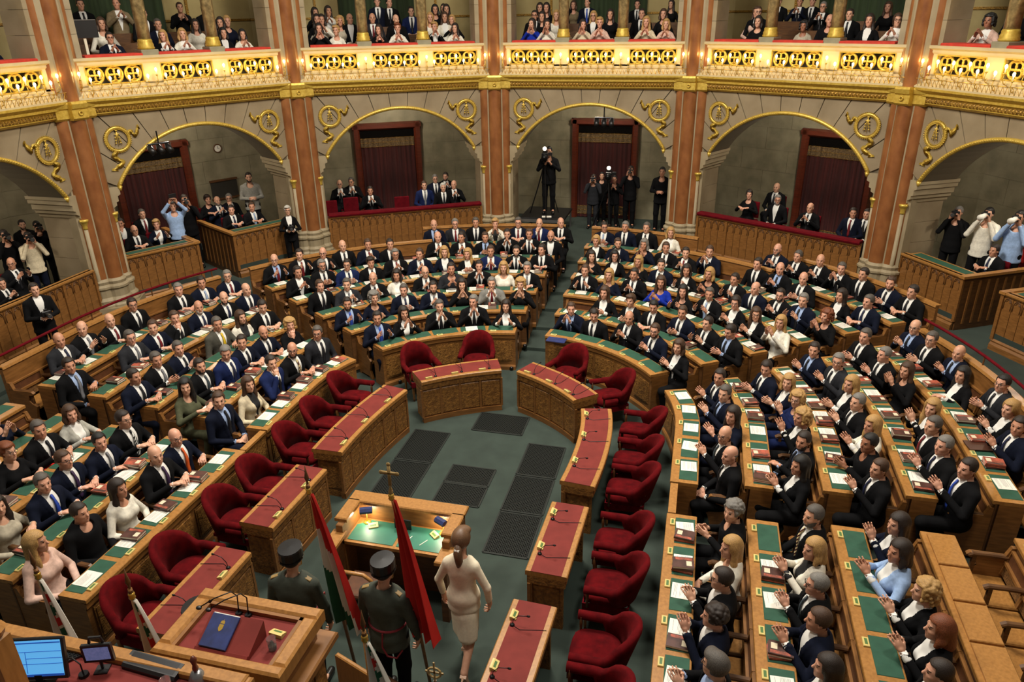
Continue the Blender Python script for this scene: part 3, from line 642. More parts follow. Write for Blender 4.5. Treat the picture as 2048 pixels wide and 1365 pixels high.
# ============================================================ ministers' tables
def m_mic(): 
    mb = MB(); mb.tube([(0, 0, 0), (0, .01, .07), (0, .06, .13), (0, .15, .15)], .004, 6); mb.ell((0, .16, .15), (.011, .02, .011), 8, 5); mb.lathe([(.025, 0), (.022, .012), (.006, .02)], 10); return mb.data('microphone', 'black_metal', True)
ME_MIC = m_mic()
ME_MBOX = MB().prism([(-.032, 0), (.032, 0), (.032, .014), (-.014, .034), (-.032, .034)], -.055, .055, 'x').data('name_plate', 'plate_yellow')
ME_MLAB = MB().add([(-.034, .018, .0208), (.034, .018, .0208), (.034, -.004, .0304), (-.034, -.004, .0304)], [(0, 1, 2, 3)]).data('name_strip', 'plate_green')
def table(pts, inner, mics, label):
    P = [Vector((x, y, 0)) for x, y in pts]; m0 = P[len(P)//2]
    if len(P) == 3:                       # smooth quadratic through three points
        a, b, c = P; P = [a*(2*(t-.5)*(t-1))+b*(-4*t*(t-1))+c*(2*t*(t-.5)) for t in [i/10 for i in range(11)]]
    else: P = [P[0].lerp(P[1], i/4) for i in range(5)]
    pth = [tuple(p-m0) for p in P]; s = inner          # +1: side normal (right of travel) faces the floor centre
    root = empty('ministers_table', tuple(m0)); tag(root, label, 'table', 'ministers tables')
    h = .225
    MB().sweep(pth, [(-h, .70), (-h, .75), (-h+.01, .76), (h-.01, .76), (h, .75), (h, .70)][::-1]).build('table_top', 'oak_top', root)
    MB().sweep(pth, [(-h+.06, .755), (-h+.06, .7625), (h-.06, .7625), (h-.06, .755)][::-1]).build('leather_inset', 'red_leather', root)
    MB().sweep(pth, [(-h+.02, .60), (-h+.02, .70), (h-.02, .70), (h-.02, .60)][::-1]).build('fascia', 'oak_carved', root)
    x0 = s*(h-.045); x1 = s*(h-.075); MB().sweep(pth, sorted([(x0, .08), (x1, .08)])+sorted([(x0, .60), (x1, .60)])[::-1]).build('front', 'oak', root)
    x0 = s*(h-.02); x1 = s*(h-.09); MB().sweep(pth, sorted([(x0, .0), (x1, .0)])+sorted([(x0, .09), (x1, .09)])[::-1]).build('plinth', 'oak', root)
    n = max(3, int(sum((P[i+1]-P[i]).length for i in range(len(P)-1))/.32)); ln = sum((P[i+1]-P[i]).length for i in range(len(P)-1))
    mp = MB().bbox(-ln/n/2+.025, ln/n/2-.025, -.012, .012, .12, .57, .01).data('carved_panel', 'oak_carved'); mst = MB().box(-.018, .018, -.02, .012, .09, .60).data('stile', 'oak')
    def pos(t): 
        f = t*(len(P)-1); i = min(int(f), len(P)-2); p = P[i].lerp(P[i+1], f-i); d = (P[i+1]-P[i]).normalized(); return p, d
    for i in range(n):
        p, d = pos((i+.5)/n); sd = d.cross(Vector((0, 0, 1)))*s; inst('carved_panel', mp, root, tuple(p-m0+sd*(h-.04)), math.atan2(d.y, d.x) + (0 if s > 0 else pi))
    for i in range(n+1):
        p, d = pos(min(.999, i/n)); sd = d.cross(Vector((0, 0, 1)))*s; inst('stile', mst, root, tuple(p-m0+sd*(h-.045)), math.atan2(d.y, d.x)+(0 if s > 0 else pi))
    for t in (.0, .999):
        p, d = pos(t); p = p+d*(.06 if t < .5 else -.06); rz = math.atan2(d.y, d.x); mb = MB(); mb.box(-.025, .025, -h+.05, h-.05, 0, .60); mb.box(-.032, .032, -h+.09, h-.09, .14, .55); mb.build('end_pedestal', 'oak_carved', root, tuple(p-m0), rz)
    for i in range(mics):
        p, d = pos((i+.35)/mics); sd = d.cross(Vector((0, 0, 1)))*s; rz = math.atan2(d.y, d.x)+(0 if s > 0 else pi)
        pl = inst('name_plate', ME_MBOX, root, tuple(p-m0+sd*(h-.075)+Vector((0, 0, .7625))), rz); inst('name_strip', ME_MLAB, pl)
        inst('microphone', ME_MIC, root, tuple(p-m0+sd*(h-.09)+d*.12+Vector((0, 0, .7625))), rz)
        MB().tube([tuple(p-m0+sd*(h-.09)+d*.12+Vector((0, 0, .766))), tuple(p-m0+sd*.05+d*.16+Vector((0, 0, .766))), tuple(p-m0-sd*(h-.03)+d*.10+Vector((0, 0, .766)))], .0035, 4).build('cable', 'black_plastic', root)
table([(-1.40, .235), (-.86, .64), (-.22, .97)], 1, 3, 'curved red-topped table left of the centre aisle facing the carpet')
table([(.22, .97), (.86, .60), (1.36, .14)], 1, 3, 'curved red-topped table right of the centre aisle facing the carpet')
table([(-1.80, -2.10), (-1.76, -1.17), (-1.60, -.18)], 1, 3, 'long curved red-topped table, farthest one on the left side')
table([(-1.86, -3.73), (-1.81, -2.50)], 1, 2, 'straight red-topped table, middle one on the left side')
table([(-1.90, -5.40), (-1.87, -4.16)], 1, 2, 'red-topped table, nearest one on the left side behind the rostrum')
table([(1.56, -.18), (1.655, -1.05), (1.60, -2.11)], 1, 3, 'long red-topped table, farthest one on the right side')
table([(1.59, -2.54), (1.55, -3.77)], 1, 2, 'straight red-topped table, middle one on the right side')
table([(1.53, -4.20), (1.48, -5.45)], 1, 2, 'red-topped table, nearest one on the right side')
# ============================================================ red armchairs
def m_shell():
    v = []; f = []; N = 29; prof = []
    for i in range(N):
        t = -1+2*i/(N-1); a = t*math.radians(128)
        # horseshoe in plan, open to +y
        x = .30*math.sin(a)*(1 if abs(t) < .6 else 1+.06*(abs(t)-.6)); y = -.27*math.cos(a) if abs(t) < .72 else -.27*math.cos(.72*math.radians(128))+(abs(t)-.72)*.95
        if abs(t) >= .72: x = math.copysign(.30*math.sin(.72*math.radians(128))+.0*(abs(t)-.72), t)
        s = max(0, 1-(abs(t)/.52)**2); top = .645+.235*(s**.7 if s > 0 else 0); lean = .10*(top-.645)/.2
        nx, ny = (math.sin(a), -math.cos(a)) if abs(t) < .72 else (math.copysign(1, t), 0); bot = .42 if abs(t) < .6 else .42+.15*min(1, (abs(t)-.6)/.12)
        th = .045
        ring = [(-th, bot), (-th*1.0, top-.05), (-th*.7, top-.012), (0, top), (th*.8, top-.012), (th*1.1, top-.05), (th*.8, bot)]
        for d, z in ring: ll = lean*max(0, (z-bot)/(top-bot)); v.append((x+nx*(d+ll*.5), y+ny*(d+ll), z))
    m = 7
    for i in range(N-1):
        for k in range(m): l = (k+1) % m; f.append((i*m+k, (i+1)*m+k, (i+1)*m+l, i*m+l))
    f += [tuple(range(m)), tuple(range((N-1)*m+m-1, (N-1)*m-1, -1))]
    return MB().add(v, f).data('arm_shell', 'red_velvet', True)
def m_cush():
    v = []; f = []; prof = [(.02, .38, .0), (1, .38, 0), (1.03, .42, 0), (.98, .465, 0), (.6, .485, 0), (.01, .49, 0)]; seg = 24
    for k in range(seg):
        t = 2*pi*k/seg; cx, sy = math.cos(t), math.sin(t); e = .55
        bx = math.copysign(abs(cx)**e, cx)*.265; by = math.copysign(abs(sy)**e, sy)*.275+.03
        for q, z, _ in prof: v.append((bx*q, by*q, z))
    m = len(prof)
    for k in range(seg):
        l = (k+1) % seg
        for i in range(m-1): f.append((k*m+i, l*m+i, l*m+i+1, k*m+i+1))
    return MB().add(v, f).data('seat_cushion', 'red_velvet', True)
ME_SH, ME_CU = m_shell(), m_cush()
ME_SKIRT = MB().sweep([(-.26, .29, .33), (.26, .29, .33), (.24, -.22, .33), (-.24, -.22, .33)], [(-.012, -.05), (.012, -.05), (.012, .05), (-.012, .05)], closed=True).data('seat_rail', 'velvet_dark')
ME_CLEG = MB().lathe([(.016, 0), (.02, .05), (.018, .1), (.028, .18), (.024, .22), (.03, .34)], 10).data('leg', 'oak', True)
ME_POST = MB().lathe([(.02, .34), (.014, .42), (.02, .5), (.016, .6)], 8).data('arm_post', 'oak_dark', True)
chairs = [((690, 790), 'left', 90), ((636, 843), 'left', 90), ((569, 895), 'left', 90), ((500, 965), 'left', 90), ((440, 1030), 'left', 90), ((340, 1130), 'left', 90), ((255, 1225), 'left', 90),
          ((840, 738), 'centre', 140), ((955, 715), 'centre', 170), ((1137, 742), 'centre', 200), ((1222, 788), 'centre', 240),
          ((1300, 862), 'right', 270), ((1290, 922), 'right', 270), ((1285, 980), 'right', 270), ((1265, 1085), 'right', 270), ((1237, 1170), 'right', 270), ((1216, 1300), 'right', 270), ((1180, 1412), 'right', 270)]
cnt = {}
for (u, v), side, fa in chairs:
    p = at(u, v, .47); cnt[side] = cnt.get(side, 0)+1
    x, y = p[0], p[1]
    if side == 'left': x = -2.40
    if side == 'right': x = 2.20
    o = empty('armchair', (x, y, 0), math.radians(-fa)); o.scale = (.93, .93, .97); rz = math.radians(-fa)
    nm = {'left': '%s red velvet armchair from the far end of the left tables', 'right': '%s red velvet armchair from the far end of the right tables', 'centre': '%s red velvet armchair from the left behind the two central tables'}[side] % ORD[cnt[side]]
    tag(o, nm, 'armchair', 'red velvet armchairs'); inst('arm_shell', ME_SH, o); inst('seat_cushion', ME_CU, o); inst('seat_rail', ME_SKIRT, o)
    for sx in (-1, 1):
        for y in (.26, -.2): inst('leg', ME_CLEG, o, (sx*.235, y, 0))
        inst('arm_post', ME_POST, o, (sx*.27, .24, 0))
# ============================================================ floor grilles
def grille(x0, x1, y0, y1, label, z=.0):
    o = empty('floor_grille', ((x0+x1)/2, (y0+y1)/2, z)); tag(o, label, 'grille', 'floor grilles'); w, h = (x1-x0)/2, (y1-y0)/2
    MB().box(-w, w, -h, h, -.0, .004).build('pit', 'void_shade', o)  # black sheet on the carpet, painting the shade below the lattice
    mb = MB(); 
    for s in (-1, 1): mb.box(-w, w, s*h-.012, s*h+.012, 0, .012); mb.box(s*w-.012, s*w+.012, -h, h, 0, .012)
    mb.build('frame', 'grille_frame', o)
    mb = MB(); st = .045; d = .006
    for sg in (-1, 1):
        c = -w-h
        while c < w+h:              # diagonal bars x = sg*y + c clipped to the frame
            ts = []; ylo = max(-h, min((-w-c)*sg, (w-c)*sg)); yhi = min(h, max((-w-c)*sg, (w-c)*sg))
            if yhi-ylo > .02:
                a = Vector((sg*ylo+c, ylo, .007)); b = Vector((sg*yhi+c, yhi, .007)); q = (b-a).normalized().cross(Vector((0, 0, 1)))*d
                mb.add([a-q, a+q, b+q, b-q], [(0, 1, 2, 3)])
            c += st
    mb.build('lattice', 'grille_frame', o)
ly = [(-1.0, -.14), (-1.98, -1.04), (-2.95, -2.02)]; ry = [(-1.0, -.16), (-1.86, -1.04), (-2.73, -1.90)]
for i, (a, b) in enumerate(ly): grille(-1.33, -.75, a, b, 'black floor grille, %s of three in the left strip' % ['far', 'middle', 'near'][i])
for i, (a, b) in enumerate(ry): grille(.54, 1.11, a, b, 'black floor grille, %s of three in the right strip' % ['far', 'middle', 'near'][i])
grille(-.42, .23, -1.40, -.97, 'black floor grille, far one of the middle pair'); grille(-.42, .23, -1.88, -1.43, 'black floor grille, near one of the middle pair')
grille(-.45, .37, .05, .62, 'wide black floor grille nearest the two central tables')
for i, (u, v) in enumerate(((1935, 1222), (1960, 1295), (1990, 1370))):
    p = at(u, v, .22); grille(p[0]-.14, p[0]+.14, p[1]-.17, p[1]+.17, 'small floor grille by the empty seats, %s from the back' % ORD[i+1], .215)
# ============================================================ stenographers' desk
sd = empty('stenographer_desk', (-.17, -3.5, 0)); tag(sd, 'oak desk with green leather top and raised rim in the middle of the floor', 'desk')
MB().box(-.64, .64, -.24, .22, .70, .74).build('desk_top', 'oak_top', sd)
for x0, x1 in ((-.56, -.02), (.02, .56)): MB().prism([(x0, -.20), (x1, -.20), (x1, .06), (x1-(.14 if x1 > .1 else 0), .17), (x0+(.14 if x0 < -.1 else 0), .17), (x0, .06)], .74, .746, 'z').build('leather_pad', 'steno_green', sd)
MB().bbox(-.66, .66, .20, .32, .0, .96, .012).build('back_panel', 'oak', sd); MB().bbox(-.70, .70, .16, .36, .955, 1.0, .012).build('back_rail', 'oak_top', sd)
for s in (-1, 1):
    MB().bbox(min(s*.58, s*.66), max(s*.58, s*.66), -.24, .22, 0, .95, .01).build('side_panel', 'oak', sd)
    MB().bbox(min(s*.55, s*.70), max(s*.55, s*.70), -.18, .20, .95, 1.0, .012).build('side_rail', 'oak_top', sd)
    MB().bbox(min(s*.56, s*.72), max(s*.56, s*.72), -.46, -.18, .80, .85, .012).build('arm_rail', 'oak_top', sd)
    MB().bbox(min(s*.60, s*.68), max(s*.60, s*.68), -.42, -.24, 0, .80, .01).build('arm_panel', 'oak_dark', sd)
MB().box(-.58, .58, .0, .2, .0, .68).build('modesty_panel', 'oak_dark', sd)
def desk_lamp(x, y, rz, nm):
    o = empty('desk_lamp', (-.17+x, -3.5+y, .746), rz); tag(o, 'small black and brass desk lamp at the %s of the green desk' % nm, 'lamp')
    MB().lathe([(.045, 0), (.04, .012), (.012, .02)], 12).build('base', 'brass', o, smooth=True); MB().tube([(0, 0, .02), (0, .02, .12), (0, .0, .17)], .007, 6).build('stem', 'brass', o, smooth=True)
    MB().prism([(-.04, .0), (-.045, .03), (-.02, .055), (.02, .055), (.045, .03), (.04, 0)], -.07, .07, 'x').build('shade', 'folder_blue', o, (0, -.02, .16)); MB().box(-.06, .06, -.025, .025, .155, .16).build('tube', 'lamp_glow', o, (0, -.02, 0))
    l = bpy.data.lights.new('lamp_light', 'POINT'); l.energy = 4; l.color = (1, .86, .62); l.shadow_soft_size = .03; lo = bpy.data.objects.new('lamp_light', l); COL.objects.link(lo); lo.parent = o; lo.location = (0, -.03, .12)
desk_lamp(-.46, .12, .4, 'left end'); desk_lamp(.46, .12, -.5, 'right end')
mo = empty('desk_monitor', (-.17, -3.43, .746)); tag(mo, 'small black monitor standing on the green stenographers desk', 'monitor'); MB().box(-.10, .10, .0, .012, .02, .15).build('screen', 'black_plastic', mo); MB().box(-.04, .04, -.02, .04, 0, .012).tube([(0, .02, .01), (0, .012, .05)], .008, 6).build('stand', 'black_plastic', mo)
for i, (x, y, r) in enumerate(((.12, -.06, .3), (.30, -.08, .5))):
    o = MB().tube([(-.0, -.06, .004), (0, .06, .004)], .004, 6).build('pen', 'paper', None, (-.17+x, -3.5+y, .747), -r); tag(o, 'white pen on the green leather, %s one' % ('left' if i == 0 else 'right'), 'pen')
for i, (x, rz) in enumerate(((-.36, .5), (.38, -.7))):
    o = inst('name_plate', ME_MBOX, None, (-.17+x, -3.44, .746), pi+rz); inst('name_strip', ME_MLAB, o); tag(o, 'cream name plate at the %s corner of the green desk' % ('left' if i == 0 else 'right'), 'name plate')
ch = empty('desk_chair', (-.42, -4.02, 0)); tag(ch, 'oak chair pushed under the stenographers desk', 'chair'); MB().bbox(-.2, .2, -.2, .2, .40, .44, .015).build('seat', 'brown_leather', ch)
MB().tube([(-.2, -.18, .44), (-.2, -.2, .70), (-.12, -.2, .76), (.12, -.2, .76), (.2, -.2, .70), (.2, -.18, .44)], .022, 8).build('backrest', 'oak_top', ch, smooth=True)
for sx in (-1, 1):
    for y in (-.17, .17): MB().tube([(sx*.17, y, .40), (sx*.18, y*1.05, 0)], [.022, .016], 8).build('leg', 'oak', ch)
# ============================================================ speaker's rostrum
PZ = 1.95
X0, X1, Y0, Y1 = -.80, .24, -6.50, -5.84
ro = empty('rostrum', ((X0+X1)/2, (Y0+Y1)/2, 0)); tag(ro, 'large oak speakers rostrum with red leather top and raised frame', 'rostrum')
cxr, cyr = (X0+X1)/2, (Y0+Y1)/2; hx, hy = (X1-X0)/2, (Y1-Y0)/2
MB().box(-hx+.06, hx-.06, -hy+.06, hy-.06, 0, PZ-.10).build('body', 'oak', ro)
MB().box(-hx+.05, hx-.05, -hy+.05, hy-.05, PZ-.10, PZ-.055).build('leather_top', 'red_leather', ro)
for (x0, x1, y0, y1) in ((-hx, hx, hy-.11, hy), (-hx, -hx+.11, -hy+.09, hy-.11), (hx-.11, hx, -hy+.09, hy-.11), (-hx, hx, -hy, -hy+.09)):
    MB().bbox(x0, x1, y0, y1, PZ-.12, PZ, .018).build('frame', 'oak_top', ro)
for (x0, x1, y0, y1) in ((-hx+.11, hx-.11, hy-.14, hy-.11), (-hx+.11, -hx+.14, -hy+.09, hy-.11), (hx-.14, hx-.11, -hy+.09, hy-.11)): MB().box(x0, x1, y0, y1, PZ-.08, PZ-.02).build('inner_bead', 'oak', ro)
for z in (1.62, .9, .1): MB().bbox(-hx-.02, hx+.06, -hy-.02, hy+.05, z, z+.06, .015).build('moulding', 'oak', ro)
for k in range(3): MB().bbox(hx-.065, hx-.035, -hy+.1+.18*k, -hy+.25+.18*k, 1.0, 1.56, .0).build('side_panel', 'oak_carved', ro); MB().bbox(-hx+.12+.28*k, -hx+.36+.28*k, hy-.065, hy-.035, 1.0, 1.56, .0).build('side_panel', 'oak_carved', ro)
zt = PZ-.055
def lp(u, v, z): p = at(u, v, z); return (p[0], p[1], z)
# sloping reading stand, its blue folder, microphones, glass, plate
tl, tr, br, bl_ = [lp(u, v, z) for u, v, z in ((431, 1223, zt+.16), (535, 1240, zt+.16), (483, 1318, zt+.05), (379, 1292, zt+.05))]
y1r, y0r = (tl[1]+tr[1])/2, (br[1]+bl_[1])/2; x0r, x1r = (tl[0]+bl_[0])/2, (tr[0]+br[0])/2
rs = empty('reading_stand', ((x0r+x1r)/2, (y0r+y1r)/2, zt)); tag(rs, 'dark red sloping reading stand on the rostrum', 'lectern')
hw, hd = (x1r-x0r)/2, (y1r-y0r)/2
MB().prism([(-hd, 0), (-hd, .03), (-hd+.02, .045), (-hd+.03, .035), (hd, .15), (hd, 0)], -hw, hw, 'x').build('wedge', 'red_leather', rs)
bf = empty('speech_folder', ((x0r+x1r)/2-hw*.35, (y0r+y1r)/2, zt+.10)); tag(bf, 'dark blue velvet speech folder with gilt crest on the reading stand', 'folder'); bf.rotation_euler = (math.atan2(.115, 2*hd-.03), 0, -.02)
MB().bbox(-hw*.52, hw*.52, -hd*.9, hd*.95, -.004, .012, .004).build('cover', 'folder_blue', bf); mb = MB(); mb.prism([(-.018, .022), (-.018, -.008), (-.010, -.022), (0, -.03), (.010, -.022), (.018, -.008), (.018, .022)][::-1], .012, .0135, 'z'); mb.prism([(-.017, .027), (.017, .027), (.015, .044), (.006, .050), (-.006, .050), (-.015, .044)], .012, .0135, 'z'); mb.box(-.0015, .0035, -.002, .002, .012, .0135); mb.prism([(.001, .050), (.004, .050), (.006, .060), (.003, .060)], .012, .0135, 'z'); mb.build('crest', 'brass', bf, (0, .03, 0)); MB().box(-hw*.5, hw*.5, hd*.95, hd*1.0, -.004, .006).build('pages', 'paper', bf)
for i, (u, v) in enumerate(((478, 1228), (497, 1232))):
    p = lp(u, v, zt); o = empty('gooseneck_microphone', p); tag(o, 'black gooseneck microphone on the rostrum, %s one' % ('left' if i == 0 else 'right'), 'microphone')
    MB().tube([(0, .0, 0), (0, .02, .16), (-.03, .0, .21), (-.12, -.08, .20), (-.20, -.14, .16)], .005, 6).build('neck', 'black_metal', o, smooth=True); MB().ell((-.215, -.15, .152), (.024, .02, .014), 10, 6).build('head', 'black_plastic', o, smooth=True); MB().lathe([(.03, 0), (.025, .015)], 10).build('base', 'black_metal', o)
def glass(p, label):
    o = empty('water_glass', p); tag(o, label, 'glass'); MB().lathe([(.028, .002), (.034, .11), (.031, .11), (.025, .008), (.001, .008)], 14, cap=False).build('tumbler', 'glass', o, smooth=True); MB().lathe([(.001, .009), (.026, .009), (.029, .05), (.001, .05)], 14, cap=False).build('water', 'glass', o, smooth=True)
glass(lp(546, 1300, zt), 'water glass on the red top of the rostrum')
p = lp(556, 1270, zt); o = inst('name_plate', ME_MBOX, None, p, -.1); inst('name_strip', ME_MLAB, o); tag(o, 'brass name plate beside the water glass on the rostrum', 'name plate')
# ============================================================ president's desk (near left corner)
DZ = 2.2
pdk = empty('president_desk', (-.75, -7.25, 0)); tag(pdk, 'red-topped presidential desk with oak rim in the near left corner', 'desk')
MB().box(-1.1, .95, -.55, .45, 0, DZ-.03).build('body', 'oak', pdk); MB().box(-1.08, .93, -.55, .42, DZ-.03, DZ).build('leather_top', 'red_leather', pdk)
MB().bbox(-1.12, .97, .40, .50, DZ-.10, DZ+.05, .012).build('front_rim', 'oak_top', pdk); MB().bbox(.88, 1.0, -.55, .5, DZ-.10, DZ+.03, .012).build('side_rim', 'oak_top', pdk)
_m = at(86, 1362, DZ); mo = empty('computer_monitor', (_m[0], _m[1]-.02, DZ), .30); mo.scale = (.78,)*3; tag(mo, 'black computer monitor with bright blue screen on the presidential desk', 'monitor')
mr = math.radians(-14)
MB().bbox(-.235, .235, -.0, .03, .0, .37, .008).build('casing', 'black_plastic', mo, (0, 0, .04), rot=(mr, 0, 0))
scn = MB().box(-.21, .21, -.004, -.001, .03, .35).build('screen', 'screen_blue', mo, (0, 0, .04), rot=(mr, 0, 0))
mb = MB()
for (x0, x1, z0, z1) in ((-.21, .21, .325, .335), (-.21, .21, .25, .254), (-.08, -.076, .06, .25), (-.21, .21, .14, .144), (-.076, .21, .19, .194), (-.21, .21, .03, .05)): mb.box(x0, x1, -.006, -.004, z0, z1)
mb.build('window_lines', 'screen_line', scn); MB().box(-.12, .12, -.08, .08, 0, .015).box(-.03, .03, 0, .03, .01, .08).build('stand', 'black_plastic', mo)
_m = at(138, 1316, DZ); kb = empty('keyboard', (_m[0], _m[1], DZ+.002), .9); kb.scale = (.8, .8, 1); tag(kb, 'black keyboard leaning beside the blue computer monitor', 'keyboard'); MB().bbox(-.14, .14, -.06, .06, 0, .015, .004).build('case', 'black_plastic', kb)
mk = MB().bbox(-.01, .01, -.01, .01, 0, .006, .002).data('key', 'black_metal')
for i in range(10):
    for j in range(4): inst('key', mk, kb, (-.117+.026*i, -.04+.026*j, .015))
sm = empty('small_monitor', lp(205, 1342, DZ), .35); sm.scale = (.85, .85, .85); tag(sm, 'small black video monitor showing the chamber on the presidential desk', 'monitor')
MB().bbox(-.11, .11, 0, .03, .09, .26, .006).build('casing', 'black_plastic', sm); MB().box(-.09, .09, -.004, 0, .115, .235).build('screen', 'screen_photo', sm); MB().box(-.05, .05, -.04, .05, 0, .012).tube([(0, .015, .01), (0, .015, .10)], .012, 6).build('stand', 'black_plastic', sm); MB().tube([(-.05, .03, .26), (-.04, .03, .31), (.04, .03, .31), (.05, .03, .26)], .012, 6).build('hood', 'black_plastic', sm)
bx = empty('control_console', lp(308, 1340, DZ), -.06); bx.scale = (.8, .8, .8); tag(bx, 'long low black control console on the presidential desk', 'console'); MB().prism([(-.07, 0), (.07, 0), (.07, .07), (-.05, .05), (-.07, .03)], -.26, .26, 'x').build('case', 'black_plastic', bx); MB().add([(-.23, -.04, .0523), (.23, -.04, .0523), (.23, .06, .0702), (-.23, .06, .0702)], [(0, 1, 2, 3)]).build('panel', 'black_metal', bx)
be = empty('hand_bell', lp(397, 1362, DZ)); tag(be, 'bronze hand bell with dark wooden handle on the presidential desk', 'bell'); MB().lathe([(.062, 0), (.058, .02), (.045, .05), (.035, .075), (.01, .085)], 16).build('bell', 'steel', be, smooth=True); MB().lathe([(.012, .08), (.02, .11), (.013, .14), (.022, .18), (.012, .205), (.002, .21)], 12).build('handle', 'mahogany', be, smooth=True)
glass(lp(336, 1385, DZ), 'water glass beside the console on the presidential desk')
mi = empty('desk_microphone', lp(168, 1352, DZ)); tag(mi, 'black gooseneck microphone in front of the blue computer monitor', 'microphone'); MB().tube([(0, 0, 0), (0, 0, .1), (-.05, 0, .14), (-.13, 0, .12)], .005, 6).build('neck', 'black_metal', mi); MB().ell((-.14, 0, .118), (.022, .016, .014), 10, 6).build('head', 'black_plastic', mi, smooth=True); MB().lathe([(.035, 0), (.03, .02)], 10).build('base', 'black_metal', mi)
_p = at(8, 1335, 2.7); po = empty('newel_post', (_p[0], _p[1], 0)); tag(po, 'pale oak post at the near left edge beside the blue screen', 'post'); MB().bbox(-.06, .06, -.06, .06, 0, 2.95, .03).build('shaft', 'oak_top', po); MB().lathe([(.07, 2.95), (.08, 2.98), (.05, 3.02), (.001, 3.05)], 12).build('cap', 'oak_top', po)
# ============================================================ flags
def flag(base, tip, label, cloth, length, width, finial='spear', ang=0.0, pole='oak', topd=.10):
    B, T = Vector(base), Vector(tip); d = (T-B).normalized(); o = empty('flag', base); tag(o, label, 'flag')
    MB().tube([(0, 0, 0), tuple(T-B)], .016, 8).build('pole', pole, o, smooth=True)
    if finial == 'spear': MB().lathe([(.018, -.07), (.020, -.03), (.010, 0), (.010, .03), (.020, .06), (.011, .11), (.001, .19)], 10).build('finial', 'oak_dark', o, tuple(T-B), smooth=True)
    else:
        mb = MB(); mb.lathe([(.018, -.06), (.02, -.02), (.01, .02), (.006, .05)], 8); mb.box(-.012, .012, -.006, .006, .04, .24); mb.box(-.07, .07, -.006, .006, .15, .175)
        for x, z in ((-.07, .162), (.07, .162), (0, .245)): mb.ell((x, 0, z), (.02, .01, .02), 8, 4)
        mb.build('finial', 'dull_gold', o, tuple(T-B), smooth=True)
    MB().lathe([(.02, -.10), (.026, -.085), (.02, -.07), (.026, -.055), (.02, -.04)], 10).build('collar', 'brass', o, tuple(T-B), smooth=True)
    NZ, NQ = 48, 40; v = []; f = []; mi = []; e = Vector((math.cos(ang), math.sin(ang), 0)); g = Vector((-math.sin(ang), math.cos(ang), 0))
    for i in range(NZ+1):
        z = i/NZ; w = .045+width*z**.85
        for j in range(NQ+1):
            q = j/NQ; hp = (T-B)-d*(topd+length*z*.72)-Vector((0, 0, length*z*.28)); amp = .014+.045*z
            v.append(tuple(hp+e*(w*(q-.12)+.02*math.sin(q*17)*z)+g*(amp*math.sin(q*19+.8*z)+.02*math.cos(q*7+z*3)*z)-Vector((0, 0, .10*q*z*math.sin(3*q+.5)))))
    for i in range(NZ):
        for j in range(NQ): a = i*(NQ+1)+j; f.append((a, a+1, a+NQ+2, a+NQ+1)); mi.append(cloth((i+.5)/NZ, (j+.5)/NQ))
    inst('cloth', meshdata('cloth', v, f, ['flag_red', 'flag_white', 'flag_green', 'flag_gold'], True, mi), o); return o
def tri(z, q):
    c = z-.86*q*z; return 0 if c < .19 else (1 if c < .42 else 2)
def teeth(z, q):
    if .40 < q < .72:
        t = z*11; fr = t % 1; return (0 if int(t) % 2 else 2) if abs(q-.56) < .15*(1-abs(fr-.5)*1.7) else 1
    if q < .3 and .55 < z < .75: return 3 if int(z*40+q*20) % 2 else 1
    return 1
flag((-.13, -4.86, 0.02), (-.27, -5.02, 2.45), 'red, white and green flag carried by the left guard', tri, 1.45, .36, ang=-.35)
flag((.66, -4.88, 0.02), (.50, -5.03, 2.52), 'plain red flag with cross finial carried by the right guard', lambda z, q: 0, 1.5, .30, finial='cross', ang=-.35)
for i, (u, v, tx) in enumerate(((75, 1150, 'left'), (263, 1190, 'middle'), (729, 1275, 'right'))):
    p = at(u, v, 2.1); flag((p[0], p[1], 0.0), (p[0], p[1], 2.16), 'white flag with red and green edge teeth, %s one of three near the rostrum' % tx, teeth, 1.15, .52, ang=-.25)
p = at(870, 1362, 1.6); fs = empty('finial_staff', (p[0], p[1], 0)); tag(fs, 'staff with openwork bronze cross finial at the near floor edge', 'staff'); MB().tube([(0, 0, 0), (0, 0, 1.6)], .012, 8).build('pole', 'oak', fs); mb = MB(); mb.torus((0, 0, 1.68), .05, .009, 'xz', 12, 5); mb.box(-.006, .006, -.005, .005, 1.6, 1.78); mb.box(-.07, .07, -.005, .005, 1.675, 1.69); mb.build('finial', 'dull_gold', fs)
# ============================================================ camera platform, gallery screen
pl = empty('camera_platform', (-1.35, 10.2, ZB)); tag(pl, 'grey folding camera platform behind the centre benches under the arch', 'platform')
MB().bbox(-.62, .62, -.55, .75, .48, .53, .01).build('deck', 'black_plastic', pl)
for x in (-.58, .58):
    for y in (-.5, .7): MB().box(x-.025, x+.025, y-.025, y+.025, 0, .48).build('leg', 'steel', pl)
MB().box(-.62, .62, -.56, -.54, .42, .50).build('front_bar', 'steel', pl)
q = MB().box(-.13, .13, -.09, .09, 0, .004).build('document', 'paper', None, (-1.25, 9.85, ZB+.531), .2); tag(q, 'white sheet lying on the camera platform', 'paper')
sp = atplane(165, 57, -60, 9.55); gsn = empty('information_screen', (sp[0], sp[1], 4.70), bayrz(-60)); tag(gsn, 'black information screen on a pale stand in the left gallery', 'screen'); hgt = sp[2]-4.70
MB().bbox(-.26, .26, -.02, .02, hgt-.17, hgt+.15, .006).build('screen', 'black_plastic', gsn); MB().box(-.25, .25, -.03, -.02, hgt+.145, hgt+.16).build('edge', 'steel', gsn); MB().box(-.025, .025, 0, .03, 0, hgt-.17).build('stand', 'candle', gsn)

